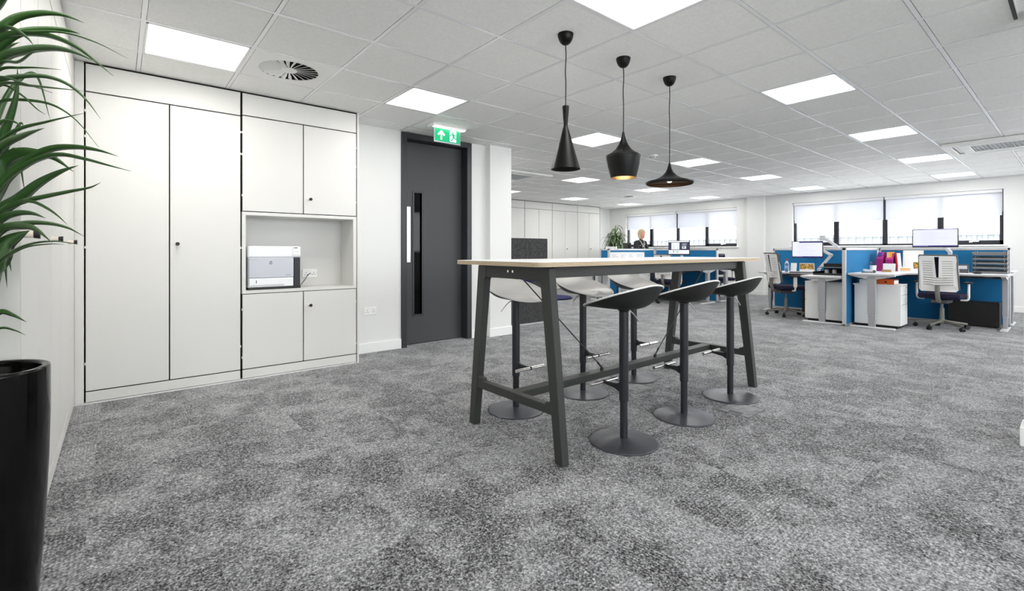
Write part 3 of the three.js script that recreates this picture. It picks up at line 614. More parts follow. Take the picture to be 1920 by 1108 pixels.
pendant('wide flat black pendant lamp with trumpet top, rightmost of the three', 1, 1.844,
  [[0.002, 1.844], [0.007, 1.842], [0.011, 1.825], [0.02, 1.795], [0.034, 1.765], [0.058, 1.738], [0.092, 1.719], [0.135, 1.703], [0.176, 1.694], [0.186, 1.688], [0.187, 1.68], [0.181, 1.672], [0.176, 1.668]],
  [[0.174, 1.669], [0.181, 1.68], [0.172, 1.69], [0.13, 1.699], [0.088, 1.714], [0.054, 1.733], [0.014, 1.76]], 1.705, 0.024, 0.012, M.bronze);

// ---------------------------------------------------------------- floor boxes
for (const [x, z, label] of [[3.42, -1.56, 'carpeted floor box lid beside the right-hand stool base'], [3.28, -2.37, 'carpeted floor box lid under the bar table'], [6.28, -2.46, 'carpeted floor box lid on the open floor before the desks']]) {
  const o = thing('floor_box', label, 'floor box', [x, 0, z]);
  mesh('rim', [bx(0.26, 0.002, 0.004, 0, 0.001, 0.11), bx(0.26, 0.002, 0.004, 0, 0.001, -0.11), bx(0.004, 0.002, 0.224, 0.128, 0.001, 0), bx(0.004, 0.002, 0.224, -0.128, 0.001, 0)], M.greyDark, o);
  mesh('lid', bx(0.25, 0.0014, 0.216, 0, 0.0007, 0), M.carpet, o);
  mesh('handle', bx(0.04, 0.002, 0.09, -0.09, 0.0017, 0), M.greyDark, o);
}

// ---------------------------------------------------------------- felt screen behind the table
{
  const o = thing('acoustic_screen', 'dark grey felt screen standing behind the bar table next to the wall corner', 'screen', [4.7, 0, -5.43]);
  mesh('panel', rb(1.08, 1.3, 0.06, 0.012, 0, 0.675, -0.03), M.felt, o);
  mesh('base_rail', bb(-0.54, 0.54, 0.0, 0.024, -0.055, -0.005), M.alu, o);
  const c = mesh('arm_pad', rb(0.5, 0.2, 0.05, 0.02, 0.2, 0.77, 0.026), M.navy, o); c.userData.label = 'navy upholstered pad';
}

// ---------------------------------------------------------------- desks
const XB = 10.15;
function screenRun(label, z0, z1) {             // back screen along z
  const o = thing('desk_screen', label, 'screen', [XB, 0, (z0 + z1) / 2], 0), L = (z1 - z0) / 2, h = 1.18;
  mesh('fabric', bb(-0.018, 0.018, 0.03, h - 0.035, -L + 0.03, L - 0.03), M.blue, o);
  mesh('top_rail', rbb(-0.025, 0.025, h - 0.04, h, -L, L, 0.006), M.alu, o);
  mesh('bottom_rail', rbb(-0.025, 0.025, 0.0, 0.03, -L, L, 0.004), M.alu, o);
  for (const q of [-1, 1]) mesh('post', rbb(-0.025, 0.025, 0, h, q > 0 ? L - 0.035 : -L, q > 0 ? L : -L + 0.035, 0.006), M.alu, o);
}
function divider(label, z) {
  const o = thing('desk_screen', label, 'screen', [XB - 0.9, 0, z], 0), h = 1.18, L = 0.87;
  mesh('fabric', bb(-L + 0.03, L - 0.03, 0.03, h - 0.035, -0.018, 0.018), M.blue, o);
  mesh('top_rail', rbb(-L, L, h - 0.04, h, -0.025, 0.025, 0.006), M.alu, o);
  mesh('bottom_rail', rbb(-L, L, 0, 0.03, -0.025, 0.025, 0.004), M.alu, o);
  for (const q of [-1, 1]) mesh('post', rbb(q > 0 ? L - 0.035 : -L, q > 0 ? L : -L + 0.035, 0, h, -0.025, 0.025, 0.006), M.alu, o);
}
function desk(label, zd, sz, h, sx = -1) {
  const o = thing('desk', label, 'desk', [XB, 0, zd], 0, 'height-adjustable corner desks'), P = (a, b) => [sx * a, sz * b];
  const pts = [[0.05, 0.04], [1.74, 0.04], [1.74, 0.6], [1.12, 0.6]];
  for (let k = 0; k <= 8; k++) { const t = k / 8 * PI / 2; pts.push([1.12 - 0.3 * Math.sin(t), 0.6 + 0.3 * (1 - Math.cos(t))]); }
  pts.push([0.82, 1.64], [0.05, 1.64]);
  const S = shape(pts.map(([a, b]) => { const [x, z] = P(a, b); return [x, -z]; }));
  const mk = (d, y) => { const g = extr(S, d); g.rotateX(-PI / 2); g.translate(0, y, 0); return g; };
  mesh('edge_board', mk(0.022, h - 0.025), M.deskEdge, o); mesh('desktop', mk(0.003, h - 0.003), M.deskTop, o);
  const col = (a, b, alongZ) => {
    const [x, z] = P(a, b), w = alongZ ? [0.06, 0.1] : [0.1, 0.06];
    const l = mesh('leg', [rb(w[0], h - 0.26, w[1], 0.005, x, (h - 0.05 + 0.21) / 2, z), rb(w[0] - 0.008, 0.05, w[1] - 0.008, 0.004, x, 0.19, z), rb(w[0] - 0.016, 0.17, w[1] - 0.016, 0.004, x, 0.1, z)], M.leg, o);
    mesh('foot', alongZ ? rb(0.075, 0.022, 0.54, 0.006, x, 0.011, z) : rb(0.54, 0.022, 0.075, 0.006, x, 0.011, z), M.legWhite, l);
    const br = extr(shape([[-0.27, 0], [0.27, 0], [0.27, -0.012], [0.07, -0.055], [-0.07, -0.055], [-0.27, -0.012]]), 0.05); br.translate(0, 0, -0.025); if (alongZ) br.rotateY(PI / 2); br.translate(x, h - 0.026, z);
    mesh('bracket', br, M.legWhite, l);
  };
  col(1.66, 0.32, true); col(0.4, 1.585, false); col(0.3, 0.14, false);
  mesh('beam', [bar([...P(0.3, 0.3), 0].slice(0, 1).concat(h - 0.06, P(0.3, 0.2)[1]), [P(0.3, 0)[0], h - 0.06, P(0, 1.56)[1]], 0.04, 0.04, [1, 0, 0], 0.003), bar([P(0.4, 0)[0], h - 0.06, P(0, 0.25)[1]], [P(1.6, 0)[0], h - 0.06, P(0, 0.25)[1]], 0.04, 0.04, [0, 1, 0], 0.003)], M.greyDark, o);
  mesh('control_switch', rb(0.02, 0.018, 0.08, 0.004, P(0.8, 0)[0], h - 0.035, P(0, 1.45)[1]), M.greyDark, o);
  return o;
}
function pedestal(label, x, z, sz, h = 0.64) {
  const o = thing('pedestal', label, 'drawer unit', [x, 0, z], 0, 'white drawer pedestals'), w = 0.4, d = 0.54;
  mesh('body', [rbb(-w / 2, w / 2, 0.04, h - 0.02, -d / 2, d / 2 - 0.022 * 0, 0.003)], M.pedestal, o);
  mesh('top', rbb(-w / 2 - 0.002, w / 2 + 0.002, h - 0.02, h, -d / 2 - 0.02, d / 2 + 0.02, 0.003), M.pedestal, o);
  for (const [y0, y1] of [[0.045, 0.34], [0.346, 0.48], [0.486, h - 0.024]]) mesh('drawer', rbb(-w / 2 + 0.002, w / 2 - 0.002, y0, y1, sz * d / 2, sz * (d / 2 + 0.019), 0.002), M.pedestal, o);
  mesh('plinth', bb(-w / 2 + 0.02, w / 2 - 0.02, 0.0, 0.04, -d / 2 + 0.02, d / 2 - 0.02), M.black, o);
  mesh('lock', cyl(0.008, 0.008, 0.006, 0.14, h - 0.05, sz * (d / 2 + 0.021), 10, PI / 2), M.black, o);
}
const CL = [-2.3, -6.75];                                    // z of the two dividers
CL.forEach((zd, n) => {
  const w = n ? 'far' : 'right-hand';
  screenRun(n ? 'blue fabric desk screen behind the far monitor' : 'blue fabric desk screen behind the right-hand desk with the trays', zd + 0.03, zd + 1.61);
  screenRun(n ? 'blue fabric desk screen at the far left beneath the tall plant' : 'blue fabric desk screen behind the left desk with the water bottle', zd - 1.69, zd - 0.03);
  divider(n ? 'blue divider screen hung with a white planner between the far desks' : 'blue divider screen ending in a pale post between the two near desks', zd);
  desk(n ? 'far corner desk with the lit monitor' : 'corner desk at the right with trays, folders and a monitor', zd, 1, n ? 0.74 : 0.80);
  desk(n ? 'far corner desk left of the planner divider' : 'lower corner desk with the water bottle, left of the divider', zd, -1, 0.74);
  desk(n ? 'desk behind the far screens on its right half' : 'desk behind the blue screens whose grey leg shows at the right edge', zd, 1, n ? 0.74 : 0.82, 1);
  desk(n ? 'desk in front of the standing woman behind the far screens' : 'desk hidden behind the blue screen of the water-bottle desk', zd, -1, 0.74, 1);
  pedestal(n ? 'far white drawer pedestal right of the planner divider' : 'white drawer pedestal with orange binder on it, right of the divider post', 8.86, zd + 0.33, 1);
  pedestal(n ? 'far white drawer pedestal left of the planner divider' : 'white drawer pedestal left of the divider post', 8.86, zd - 0.33, -1);
});
// planner board on the far divider
{
  const tex = canvasTex(512, 160, (c, w, h) => { c.fillStyle = '#e9e9ea'; c.fillRect(0, 0, w, h); for (let r = 0; r < 3; r++) for (let k = 0; k < 4; k++) { c.fillStyle = '#f6f6f6'; c.fillRect(12 + k * 126, 10 + r * 50, 116, 42); c.fillStyle = '#8c8d92'; for (let q = 0; q < 4; q++) c.fillRect(18 + k * 126, 17 + r * 50 + q * 8, 40 + rnd() * 60, 2); } });
  const o = thing('planner_board', 'white paper planner sheet fixed to the far divider screen', 'planner', [9.05, 0.9, CL[1] + 0.026]);
  const g = new THREE.PlaneGeometry(1.26, 0.38); g.translate(0, 0.0, 0.0065); mesh('sheet', g, std('#ffffff', 0.7, 0, { map: tex }), o); mesh('backing', bx(1.28, 0.4, 0.006, 0, 0, 0.003), M.paper, o);
}

// ---------------------------------------------------------------- office chairs
function backShell() {
  const W = 0.225, h = 0.52, holes = [];
  const outline = [[-0.19, 0], [0.19, 0], [0.215, 0.03], [0.225, 0.3], [0.2, h - 0.02], [0.19, h], [-0.19, h], [-0.2, h - 0.02], [-0.225, 0.3], [-0.215, 0.03]];
  holes.push([[-0.012, 0.2], [0.012, 0.2], [0.026, h - 0.015], [-0.026, h - 0.015]].reverse());
  for (let k = 0; k < 11; k++) for (const q of [-1, 1]) { const y = 0.1 + k * 0.033, a = q * 0.05, b = q * 0.165; holes.push(rect(Math.min(a, b), Math.max(a, b), y, y + 0.0055).reverse()); }
  const g = extr(shape(outline, holes), 0.006);
  return g;
}
const BACK = backShell();
{ const p = BACK.attributes.position; for (let i = 0; i < p.count; i++) p.setZ(i, p.getZ(i) + 0.9 * p.getX(i) ** 2 - 0.15 * (p.getY(i) - 0.2) ** 2 * 2); BACK.computeVertexNormals(); }
function chair(label, x, z, turn, seatH = 0.48) {
  const o = thing('office_chair', label, 'chair', [x, 0, z], turn, 'white-backed swivel chairs');
  for (let k = 0; k < 5; k++) {
    const a = k * 2 * PI / 5 + 0.35, sx = Math.sin(a), cz = Math.cos(a);
    const sp = mesh('base_spoke', bar([0.02 * sx, 0.115, 0.02 * cz], [0.3 * sx, 0.075, 0.3 * cz], 0.03, 0.042, [cz, 0, -sx], 0.006), M.chairGrey, o);
    mesh('caster', [cyl(0.028, 0.028, 0.02, 0.3 * sx + 0.014 * cz, 0.028, 0.3 * cz - 0.014 * sx, 18, 0, a, PI / 2), cyl(0.028, 0.028, 0.02, 0.3 * sx - 0.014 * cz, 0.028, 0.3 * cz + 0.014 * sx, 18, 0, a, PI / 2), cyl(0.009, 0.009, 0.05, 0.3 * sx, 0.055, 0.3 * cz, 10)], M.black, sp);
  }
  mesh('gas_column', [cyl(0.026, 0.03, 0.2, 0, 0.2, 0, 18), cyl(0.016, 0.016, 0.2, 0, 0.33, 0, 14), cyl(0.045, 0.05, 0.05, 0, 0.11, 0, 20)], M.chairGrey, o);
  mesh('mechanism', rb(0.2, 0.06, 0.26, 0.02, 0, seatH - 0.075, -0.02), M.greyDark, o);
  mesh('seat', [rb(0.48, 0.075, 0.46, 0.035, 0, seatH, 0.03, 0, 0, 0, 3)], M.purple, o);
  const sp = mesh('back_spine', [tube([[0, seatH - 0.07, -0.12], [0, seatH - 0.06, -0.2], [0, seatH + 0.02, -0.25], [0, seatH + 0.16, -0.262]], 0.028, 20, 10)], M.chairGrey, o);
  const bs = mesh('back_shell', (() => { const g = BACK.clone(); g.rotateX(-0.1); g.translate(0, seatH + 0.07, -0.235); return g; })(), M.chairShell, o);
  mesh('back_pad', [rb(0.4, 0.47, 0.035, 0.017, 0, seatH + 0.33, -0.2, -0.1, 0, 0, 2)], M.purple, bs);
  mesh('back_border', [rb(0.405, 0.018, 0.05, 0.008, 0, seatH + 0.592, -0.27), bar([-0.222, seatH + 0.1, -0.19], [-0.205, seatH + 0.59, -0.25], 0.04, 0.012, [1, 0, 0], 0.004), bar([0.222, seatH + 0.1, -0.19], [0.205, seatH + 0.59, -0.25], 0.04, 0.012, [1, 0, 0], 0.004)], M.greyDark, bs);
  for (const q of [-1, 1]) {
    const a = mesh('armrest', [tube([[q * 0.2, seatH - 0.05, 0], [q * 0.27, seatH - 0.045, 0], [q * 0.285, seatH - 0.01, 0], [q * 0.285, seatH + 0.02, 0]], 0.014, 14, 8), rb(0.022, 0.17, 0.06, 0.008, q * 0.285, seatH + 0.1, 0)], M.chairShell, o);
    mesh('arm_pad', rb(0.075, 0.026, 0.24, 0.012, q * 0.28, seatH + 0.2, 0.02), M.black, a);
  }
  return o;
}
chair('white slatted-back swivel chair facing away at the right-hand desk with trays', 9.24, -1.32, PI / 2 - 0.05);
chair('white-backed swivel chair seen from the side at the left desk with the water bottle', 9.0, -3.33, 0.85, 0.5);
chair('white-backed swivel chair at the far desk, glimpsed under the bar table', 9.2, -5.75, PI / 2, 0.46);
chair('purple swivel chair beyond the right end of the far blue screens', 11.2, -5.6, -PI / 2 + 0.9, 0.46);

// ---------------------------------------------------------------- monitors
function screenTex(kind) {
  return canvasTex(512, 288, (c, w, h) => {
    c.fillStyle = kind === 2 ? '#2e3448' : '#e6e8fb'; c.fillRect(0, 0, w, h);
    if (kind === 2) { c.fillStyle = '#f2f3fb'; c.fillRect(0, 0, w, 24); c.fillStyle = '#e6ecfa'; c.fillRect(70, 34, 205, 150); c.fillRect(340, 110, 100, 56); c.fillStyle = '#f4f6fd'; c.fillRect(0, 196, w, 80); c.fillStyle = '#6a7486'; for (let k = 0; k < 12; k++) c.fillRect(80 + rnd() * 180, 44 + rnd() * 130, 10, 6); c.fillStyle = '#9fd3b4'; c.fillRect(200, 214, 50, 40); c.fillStyle = '#d8dbe6'; for (let k = 0; k < 4; k++) c.fillRect(340, 56 + k * 10, 90 + rnd() * 40, 4); c.fillStyle = '#59617a'; c.fillRect(110, 214, 30, 30); c.fillRect(360, 120, 40, 30); }
    else { c.fillStyle = kind ? '#c9ccec' : '#3b3f7e'; c.fillRect(kind ? 0 : 120, 0, kind ? w : w, kind ? 14 : 20); c.fillStyle = '#cfd3f2'; for (let k = 0; k < 22; k++) c.fillRect(60 + rnd() * 60, 40 + k * 10, 120 + rnd() * 230, 3); c.fillStyle = '#3c3f8c'; c.fillRect(0, h - 18, w, 18); c.fillStyle = '#c3c8ee'; for (let k = 0; k < 8; k++) c.fillRect(8 + k * 22, h - 13, 14, 8); }
  });
}
function monitor(label, pos, turn, w, h, kind, arm) {
  const o = thing('monitor', label, 'monitor', pos, turn);
  mesh('housing', [rb(w, h, 0.018, 0.005, 0, 0, -0.01), rb(w * 0.6, h * 0.6, 0.03, 0.012, 0, 0, -0.03)], M.black, o);
  if (kind >= 0) {
    const t = screenTex(kind), g = new THREE.PlaneGeometry(w - 0.022, h - 0.026); g.translate(0, 0.003, 0.0002);
    mesh('screen', g, std('#060608', 0.3, 0, { emissive: new THREE.Color(1, 1, 1), emissiveMap: t, emissiveIntensity: 0.55 }), o);
    const l = new THREE.RectAreaLight(new THREE.Color(0.86, 0.88, 1), 0.7, w - 0.03, h - 0.03); l.position.set(0, 0, 0.004); l.rotation.y = PI; o.add(l);
  }
  if (arm) {
    const A = mesh('monitor_arm', arm.map(([a, b], k) => bar(a, b, 0.04, 0.05, [1, 0.3, 0], 0.012)), M.legWhite, o);
    for (const q of arm.map(([a]) => a).slice(1)) mesh('arm_joint', sph(0.03, ...q, 12, 8), M.plasticGrey, A);
  } else { const fy = pos[1] - 0.74; mesh('stand', [bb(-0.03, 0.03, -fy + 0.006, 0, -0.062, -0.045), rb(0.22, 0.012, 0.18, 0.005, 0, -fy + 0.006, -0.05)], M.black, o); }
}
const FX = -PI / 2;                                          // facing back towards -x
monitor('lit monitor on a white arm above the left desk with the water bottle', [9.75, 1.155, -3.25], FX + 0.1, 0.5, 0.31, 0, [[[0.0, 0.0, -0.05], [0.22, -0.02, -0.12]], [[0.22, -0.02, -0.12], [0.36, -0.1, -0.08]], [[0.36, -0.1, -0.08], [0.16, -0.36, -0.12]], [[0.16, -0.36, -0.12], [0.16, -0.4, -0.12]]]);
monitor('large lit monitor above the right-hand white chair', [9.7, 1.33, -1.47], FX, 0.54, 0.29, 1, [[[0.05, -0.05, -0.05], [0.15, -0.22, -0.2]], [[0.15, -0.22, -0.2], [0.15, -0.52, -0.2]]]);
monitor('lit monitor with dark windows at the far desk behind the bar table', [9.75, 1.2, -5.85], FX, 0.53, 0.33, 2, [[[0, -0.08, -0.05], [0.02, -0.25, -0.14]], [[0.02, -0.25, -0.14], [0.02, -0.45, -0.14]]]);
monitor('black back of a monitor in front of the standing woman', [10.75, 1.22, -8.0], PI / 2 - 0.5, 0.5, 0.26, -1, null);
{
  const o = thing('webcam_clamp', 'small white arm end above the left desk monitor', 'bracket', [10.35, 1.18, -3.05]);
  mesh('bracket_plate', rb(0.03, 0.1, 0.1, 0.008, -0.05, 0.2, -0.12), M.plasticGrey, o); mesh('arm', bar([-0.03, 0.2, -0.1], [0.0, 0.02, 0.12], 0.05, 0.04, [1, 0, 0], 0.01), M.legWhite, o);
  mesh('post', rod([0, -0.44, 0.12], [0, 0.03, 0.12], 0.02, 12), M.legWhite, o);
}

// ---------------------------------------------------------------- things on the desks
const RH = 0.80, LH = 0.74;
{ // letter trays
  for (let k = 0; k < 5; k++) {
    const o = thing('letter_tray', ['bottom grey letter tray of the stack at the right desk', 'second grey letter tray from the bottom of the stack', 'middle grey letter tray of the stack', 'second grey letter tray from the top of the stack', 'topmost grey letter tray of the stack, with papers'][k], 'letter tray', [9.9, RH + k * 0.066, -0.88], 0, 'stacked letter trays');
    mesh('tray', [bx(0.26, 0.004, 0.36, 0, 0.003, 0), bx(0.004, 0.05, 0.36, 0.128, 0.027, 0), bx(0.26, 0.05, 0.004, 0, 0.027, 0.178, 0.15), bx(0.26, 0.05, 0.004, 0, 0.027, -0.178, -0.15), bx(0.004, 0.028, 0.36, -0.128, 0.016, 0)], M.trayGrey, o);
    for (const [a, b] of [[0.11, 0.15], [0.11, -0.15], [-0.11, 0.15], [-0.11, -0.15]]) mesh('riser', cyl(0.005, 0.005, 0.06, a, 0.035, b, 8), M.trayGrey, o);
    mesh('papers', bx(0.21, 0.012 + 0.004 * (k % 3), 0.31, 0, 0.013, 0), M.paper, o);
  }
}
function boxThing(name, label, cat, x, y, z, turn, parts) { const o = thing(name, label, cat, [x, y, z], turn); for (const [n, g, m] of parts) mesh(n, g, m, o); return o; }
// magazine files and folders
boxThing('magazine_file', 'magenta magazine file standing on the right desk by the divider', 'file', 9.72, RH, -2.14, 0, [['case', [(() => { const g = extr(shape([[0, 0], [0.25, 0], [0.25, 0.31], [0.12, 0.31], [0, 0.2]].map(([a, b]) => [a - 0.12, b])), 0.08, 0.002); g.translate(0, 0, -0.04); return g; })()], M.magenta], ['folder', bx(0.2, 0.28, 0.05, 0.02, 0.16, 0), M.violet]]);
boxThing('magazine_file', 'pink and yellow magazine file beside the magenta one', 'file', 9.74, RH, -2.02, 0, [['case', [(() => { const g = extr(shape([[0, 0], [0.25, 0], [0.25, 0.3], [0.14, 0.3], [0, 0.19]].map(([a, b]) => [a - 0.12, b])), 0.09, 0.002); g.translate(0, 0, -0.045); return g; })()], M.magenta], ['folder', bx(0.2, 0.3, 0.03, 0.025, 0.165, 0.01), M.yellow], ['folder', bx(0.2, 0.29, 0.03, 0.02, 0.165, -0.02), M.salmon]]);
boxThing('folder', 'red folder leaning between the files and the white sheet', 'folder', 9.78, RH, -1.93, 0, [['cover', bx(0.22, 0.3, 0.02, 0, 0.15, 0, -0.08), M.red], ['pages', bx(0.2, 0.29, 0.012, 0.0, 0.148, 0.012, -0.08), M.paper]]);
boxThing('paper_sheet', 'large white sheet propped upright against the blue screen', 'paper', 9.98, RH, -1.78, 0.0, [['sheet', bx(0.006, 0.34, 0.26, 0, 0.17, 0, 0, 0, -0.12), M.paper]]);
boxThing('card', 'small white card standing before the red folder', 'card', 9.5, RH, -1.99, 0, [['sheet', bx(0.004, 0.13, 0.16, 0, 0.065, 0, 0, 0, -0.15), M.paper], ['support', bx(0.05, 0.09, 0.006, 0.03, 0.045, 0), M.paper]]);
boxThing('wood_block', 'small wooden block on the right desk', 'block', 9.3, RH, -1.98, 0, [['block', rb(0.06, 0.035, 0.12, 0.006, 0, 0.0175, 0), M.wood], ['slot', bx(0.01, 0.004, 0.1, 0, 0.034, 0), M.greyDark]]);
boxThing('tissue_box', 'low white box with printed lid on the right desk', 'box', 9.62, RH, -1.8, 0, [['box', rb(0.11, 0.075, 0.19, 0.006, 0, 0.0375, 0), M.paper], ['label', bx(0.002, 0.045, 0.12, -0.056, 0.04, 0), M.salmon]]);
{
  const o = thing('pen_pot', 'white pen pot full of pens on the right desk', 'pen pot', [9.32, RH, -2.16]);
  mesh('pot', lathe([[0, 0.002], [0.04, 0.002], [0.046, 0.1], [0.043, 0.1], [0.038, 0.008], [0, 0.008]], 20), M.plastic, o);
  [[0.02, 0.01, M.red], [-0.015, 0.02, M.black], [0, -0.02, M.paper], [0.012, -0.01, M.violet], [-0.02, -0.012, M.greyDark]].forEach(([a, b, m]) => mesh('pen', rod([a * 0.6, 0.012, b * 0.6], [a * 1.6, 0.16, b * 1.6], 0.005, 6), m, o));
}
boxThing('stapler', 'grey stapler lying on the right desk near the divider post', 'stapler', 8.72, RH, -2.08, 0.4, [['base', rb(0.05, 0.014, 0.17, 0.005, 0, 0.007, 0), M.greyDark], ['arm', rb(0.042, 0.03, 0.15, 0.012, 0, 0.034, 0.005, 0.14), M.plasticGrey], ['hinge', cyl(0.02, 0.02, 0.045, 0, 0.025, 0.07, 12, 0, 0, PI / 2), M.greyDark]]);
const foodTex = canvasTex(256, 128, (c, w, h) => { c.fillStyle = '#8a7b3c'; c.fillRect(0, 0, w, h); for (let k = 0; k < 260; k++) { c.fillStyle = ['#d8a53a', '#a8612b', '#f0d9a0', '#4c5a22', '#7b2f1c', '#e8c25a'][Math.floor(rnd() * 6)]; c.beginPath(); c.ellipse(rnd() * w, rnd() * h, 4 + rnd() * 16, 3 + rnd() * 9, rnd() * 3, 0, 7); c.fill(); } });
const foodMat = std('#ffffff', 0.5, 0, { map: foodTex });
function calendar(label, x, y, z, turn) {
  const o = thing('desk_calendar', label, 'calendar', [x, y, z], turn);
  const g = new THREE.PlaneGeometry(0.22, 0.1); g.rotateX(-0.12); g.translate(0, 0.105, 0.0012); mesh('photo', g, foodMat, o);
  mesh('card', [bx(0.23, 0.165, 0.005, 0, 0.083, 0, -0.12), bx(0.23, 0.16, 0.004, 0, 0.08, -0.05, 0.22)], M.paper, o);
}
calendar('desk calendar with a yellow food photograph beside the right chair back', 9.6, RH, -1.6, -PI / 2);
calendar('desk calendar with a food photograph behind the water bottle', 9.7, LH, -3.24, -PI / 2 + 0.1);
boxThing('desk_book', 'upright grey desk diary right of the right-hand chair', 'book', 9.8, RH, -1.2, -PI / 2, [['cover', bx(0.2, 0.13, 0.012, 0, 0.065, 0.02, -0.15), M.greyDark], ['picture', bx(0.17, 0.05, 0.004, 0, 0.085, 0.025, -0.15), M.plasticGrey], ['pages', bx(0.2, 0.125, 0.012, 0.0, 0.062, 0.0, -0.15), M.paper]]);
boxThing('mouse', 'black computer mouse before the letter trays', 'mouse', 9.55, RH, -0.98, 0.5, [['shell', xf(new THREE.SphereGeometry(0.034, 16, 10).scale(0.9, 0.55, 1.6), 0, 0.016, 0), M.black], ['wheel', cyl(0.008, 0.008, 0.006, 0, 0.036, 0.025, 10, 0, 0, PI / 2), M.greyDark]]);
boxThing('ring_binder', 'orange lever-arch binder lying on the white pedestal', 'binder', 8.82, 0.64, -1.86, 0, [['cover', [bx(0.29, 0.004, 0.2, 0, 0.003, 0), bx(0.29, 0.004, 0.2, 0, 0.068, 0), bx(0.004, 0.07, 0.2, -0.145, 0.036, 0)], M.orange], ['pages', bx(0.26, 0.05, 0.19, 0.01, 0.03, 0), M.paper], ['finger_ring', cyl(0.013, 0.013, 0.004, -0.148, 0.036, 0.0, 16, 0, 0, PI / 2), M.black]]);
boxThing('ring_binder', 'white lever-arch binder beside the orange one on the pedestal', 'binder', 8.82, 0.64, -2.08, 0, [['cover', [bx(0.29, 0.004, 0.2, 0, 0.003, 0), bx(0.29, 0.004, 0.2, 0, 0.06, 0), bx(0.004, 0.06, 0.2, -0.145, 0.032, 0)], M.paper], ['pages', bx(0.26, 0.045, 0.19, 0.01, 0.03, 0), M.salmon]]);
function tower(label, x, z, w, h, d) {
  const o = thing('computer_tower', label, 'computer', [x, 0, z]);
  mesh('case', rb(w, h, d, 0.008, 0, h / 2 + 0.015, 0), M.black, o); mesh('front_grille', [0, 1, 2, 3, 4, 5].map(k => bx(0.004, 0.012, d * 0.7, -w / 2 - 0.002, 0.1 + k * 0.03, 0)), M.black, o);
  mesh('foot', [[-1, -1], [1, -1], [-1, 1], [1, 1]].map(([a, b]) => cyl(0.015, 0.018, 0.016, a * (w / 2 - 0.04), 0.008, b * (d / 2 - 0.04), 10)), M.greyDark, o);
}
tower('big black computer case under the right end of the right-hand desk', 9.95, -1.06, 0.22, 0.36, 0.56);
tower('black computer case in the shade under the left desk', 9.75, -3.05, 0.22, 0.42, 0.5);
{
  const o = thing('water_bottle', 'clear plastic water bottle with red cap on the left desk', 'bottle', [9.5, LH, -3.5]);
  mesh('bottle', lathe([[0, 0.002], [0.034, 0.002], [0.037, 0.02], [0.037, 0.14], [0.034, 0.17], [0.016, 0.2], [0.014, 0.215], [0, 0.215]], 24), M.clearPlastic, o);
  mesh('cap', cyl(0.018, 0.018, 0.03, 0, 0.23, 0, 16), M.red, o); mesh('label', lathe([[0.0375, 0.07], [0.0375, 0.12]], 24), std('#9fb4da', 0.6), o);
}
boxThing('card', 'white card propped beside the water bottle', 'card', 9.62, LH, -3.43, 0, [['sheet', bx(0.004, 0.17, 0.1, 0, 0.083, 0, 0, 0, -0.15), M.paper], ['support', bx(0.05, 0.12, 0.006, 0.03, 0.06, 0), M.paper]]);
boxThing('keyboard', 'grey keyboard at the front of the left desk', 'keyboard', 9.42, LH, -3.2, 0.1, [['base', rb(0.15, 0.016, 0.42, 0.005, 0, 0.008, 0), M.greyDark], ['keys', [0, 1, 2, 3, 4].flatMap(r => Array.from({ length: 14 }, (_, k) => bx(0.02, 0.006, 0.022, -0.055 + r * 0.027, 0.019, -0.19 + k * 0.029))), M.plasticGrey]]);
boxThing('desk_organiser', 'black wire desk organiser on the left desk beside the divider', 'organiser', 9.0, LH, -2.62, 0, [['tray', [bx(0.5, 0.006, 0.42, 0, 0.004, 0), bx(0.006, 0.1, 0.42, 0.25, 0.05, 0), bx(0.5, 0.1, 0.006, 0, 0.05, 0.21), bx(0.5, 0.05, 0.006, 0, 0.03, -0.21), bx(0.006, 0.03, 0.42, -0.25, 0.02, 0)], M.black], ['shelf', [bx(0.4, 0.006, 0.4, 0.03, 0.12, 0), bx(0.006, 0.06, 0.4, 0.22, 0.15, 0)], M.black], ['jar', cyl(0.03, 0.03, 0.08, -0.1, 0.05, 0.05, 14), M.plasticGrey], ['jar', cyl(0.03, 0.03, 0.08, -0.1, 0.05, -0.06, 14), M.plasticGrey]]);
boxThing('box_file', 'white box file on the far desk beside the tall plant', 'box', 10.75, 0.74, -8.55 + 0.25 * 0, 0.3, [['box', rb(0.12, 0.42, 0.3, 0.006, 0, 0.3, 0), M.plastic], ['stand', rb(0.16, 0.09, 0.2, 0.004, 0, 0.045, 0), M.plasticGrey]]);
// navy mat near the far desks
{ const o = thing('floor_cushion', 'round navy floor cushion lying near the far desks', 'cushion', [7.9, 0, -8.15]); mesh('pad', lathe([[0, 0], [0.52, 0], [0.55, 0.012], [0.55, 0.03], [0.52, 0.045], [0, 0.05]], 48), M.navy, o); mesh('piping', xf(new THREE.TorusGeometry(0.55, 0.008, 8, 64), 0, 0.022, 0, PI / 2), M.purple, o); }

